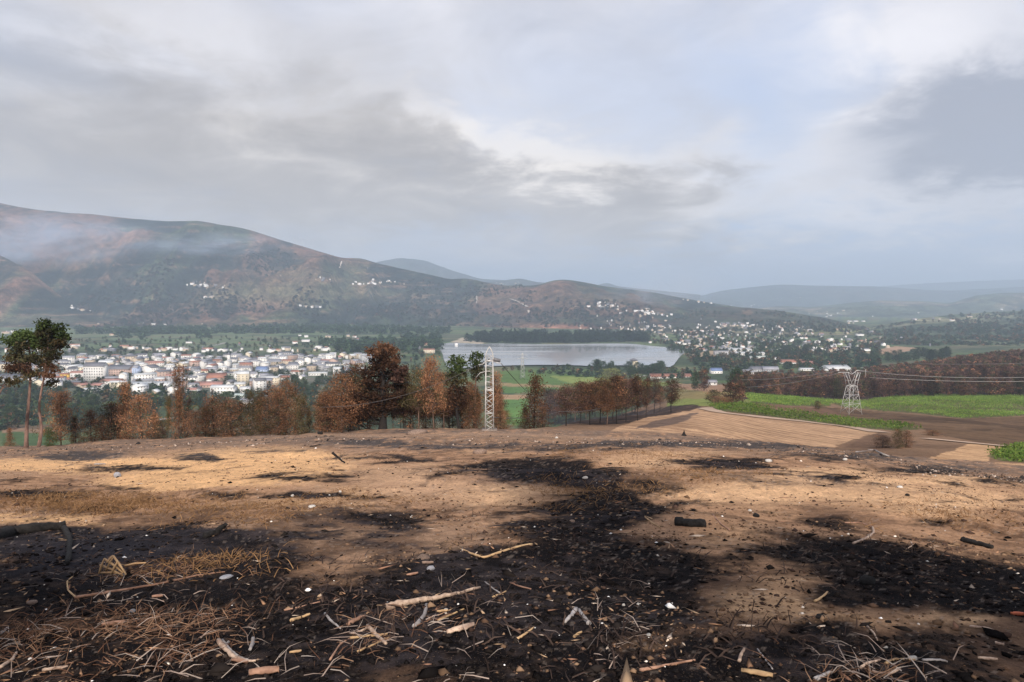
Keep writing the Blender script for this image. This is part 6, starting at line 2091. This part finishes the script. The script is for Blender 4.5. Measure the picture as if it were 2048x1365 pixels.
tufts('burnt_stalks', spots_px([(200, 1120, 160, 30, 20), (680, 1200, 150, 40, 30), (1100, 1150, 200, 60, 30), (1400, 1300, 150, 30, 20), (1750, 1120, 150, 30, 20), (790, 918, 26, 5, 8), (675, 915, 12, 5, 5), (215, 1022, 30, 4, 8), (1740, 955, 20, 4, 6), (1230, 920, 90, 12, 14)], 44), 44, (0.03, 0.022, 0.02), (0.08, 0.055, 0.045), .14, 16, .006, .5, .2)


def litter(name, n, seed, colors, size, yr, thick=.35, elong=1.0, mat=M_leaf, dens=None):
    """small lumps and chips of soil, charcoal and wood scattered on the ground, one mass"""
    rng = np.random.RandomState(seed)
    Y = np.exp(rng.uniform(math.log(yr[0]), math.log(yr[1]), n * 3)); X = rng.uniform(-.85, .85, n * 3) * Y
    if dens is not None:
        k = dens(X, Y) > rng.rand(n * 3); X, Y = X[k], Y[k]
    X, Y = X[:n], Y[:n]; n = len(X)
    Z = H(X, Y)
    V0 = np.array([(1, 0, 0), (-1, 0, 0), (0, 1, 0), (0, -1, 0), (0, 0, 1), (0, 0, -1)], float)
    T0 = np.array([(0, 2, 4), (2, 1, 4), (1, 3, 4), (3, 0, 4), (2, 0, 5), (1, 2, 5), (3, 1, 5), (0, 3, 5)])
    s = size * np.exp(rng.normal(size=n) * .5) * (Y / 8) ** .25
    jit = rng.uniform(.6, 1.3, (n, 6, 3))
    V = V0[None] * jit * [elong, 1 / elong ** .5, thick] * s[:, None, None]
    a = rng.rand(n) * 6.28; ca, sa = np.cos(a)[:, None], np.sin(a)[:, None]
    V = np.stack([V[:, :, 0] * ca - V[:, :, 1] * sa, V[:, :, 0] * sa + V[:, :, 1] * ca, V[:, :, 2] + V[:, :, 0] * rng.normal(size=(n, 1)) * .15], 2)
    V += np.stack([X, Y, Z + s * thick * .4], 1)[:, None, :]
    T = (np.arange(n)[:, None, None] * 6 + T0[None]).reshape(-1, 3)
    ci = rng.randint(len(colors), size=n)
    C = np.array(colors)[ci] * rng.uniform(.7, 1.3, (n, 1))
    return tag(link(name, mk_mesh(name, V.reshape(-1, 3), T, [mat], False, np.clip(np.repeat(C, 6, 0), 0, 1))), kind='stuff')


M_lit = mat_leaf('litter', 0.0)
patch = lambda X, Y: sst(-.3, .4, fbm(X / 1.5, Y / 1.5, 3, 501)) * .9 + .1
def dark_soil(X, Y):
    c_ = near_color(X, Y, H(X, Y)).mean(-1)
    return .12 + .88 * sst(.09, .035, c_)


litter('soil_clods', 15000, 51, [(0.20, 0.125, 0.08), (0.15, 0.09, 0.06), (0.08, 0.05, 0.04), (0.28, 0.18, 0.115)], .013, (3.3, 60), .6, 1.1, M_lit, lambda X, Y: (1.05 - .8 * dark_soil(X, Y)) * patch(X, Y))
litter('charcoal_bits', 9000, 52, [(0.007, 0.006, 0.006), (0.016, 0.013, 0.012)], .016, (3.3, 70), .5, 1.5, M_lit, dark_soil)
litter('wood_splinters', 1600, 53, [(0.40, 0.27, 0.17), (0.30, 0.17, 0.10), (0.48, 0.38, 0.30), (0.22, 0.12, 0.08)], .016, (3.3, 40), .2, 3.2, M_lit, patch)
litter('white_pebbles', 420, 54, [(0.60, 0.57, 0.54), (0.50, 0.44, 0.38), (0.68, 0.66, 0.64)], .011, (3.3, 75), .6, 1.1, M_lit, patch)
deb = lambda X, Y: np.exp(-((proj(X, Y, H(X, Y))[1] - np.interp(proj(X, Y, H(X, Y))[0], [0, 600, 1090, 1400, 1700, 1850, 2048], [905, 880, 886, 884, 908, 938, 966])) / 7) ** 2)
litter('brow_debris', 6000, 55, [(0.05, 0.04, 0.035), (0.12, 0.08, 0.06), (0.30, 0.24, 0.20), (0.02, 0.018, 0.018)], .02, (18, 78), .8, 1.5, M_lit, deb)

# ------------------------------------------------------------------ pines behind the viewpoint; they shade the near ground
for i, (x, y, h, w) in enumerate([(3.2, -7.0, 15.0, 3.4), (6.1, -7.0, 9.0, 4.6), (-3.6, -7.8, 9.4, 5.2), (13.5, -8.0, 10.0, 5.0), (-9.5, -8, 8.5, 4.2)]):
    t = plant_tree('shade_pine', 'pine behind the viewpoint, %s from left' % ORD[[3 - 1, 4 - 1, 2 - 1, 5 - 1, 0][i]], 'tree', (x, y, ground(x, y)), h, w, 'high', 'dark', 70 + i, 0, .5 if i not in (1, 3) else .74, 'pines behind the viewpoint')

# ------------------------------------------------------------------ smoke drifting over the mountain
def smoke(name, c, size, dens, seed, color=(.75, .82, 1.0)):
    m = bpy.data.materials.new('smoke'); m.use_nodes = True
    N = NT(m.node_tree)
    t = N.n('ShaderNodeTexCoord')
    ln = N.n('ShaderNodeVectorMath', operation='LENGTH')
    N.l(t.outputs['Object'], ln.inputs[0])
    nz = N.noise(t.outputs['Object'], 1.6, 4.0, .6, .6)
    sh = N.rng(ln.outputs['Value'], .98, .25)
    d = N.m('MULTIPLY', N.m('MULTIPLY', sh, N.rng(nz, .40, .68)), dens)
    pv = N.n('ShaderNodeVolumePrincipled')
    pv.inputs['Color'].default_value = (*color, 1)
    N.l(d, pv.inputs['Density'])
    o = N.n('ShaderNodeOutputMaterial'); N.l(pv.outputs[0], o.inputs['Volume'])
    V, T = ICO3
    o_ = link(name, mk_mesh(name, V, T, [m]), None, c, None, size)
    return tag(o_, kind='stuff')


scene.cycles.volume_step_rate = 4.0
smoke('smoke', at_depth(60, 480, 3550), (760, 260, 165), .0085, 1, (.68, .80, 1.0))
smoke('smoke', at_depth(420, 488, 3800), (520, 200, 85), .0045, 2, (.68, .80, 1.0))
smoke('smoke', at_depth(1270, 600, 3500), (300, 200, 110), .0030, 3)
smoke('smoke', at_depth(1350, 580, 4600), (420, 200, 190), .0020, 4, (.9, .88, .9))
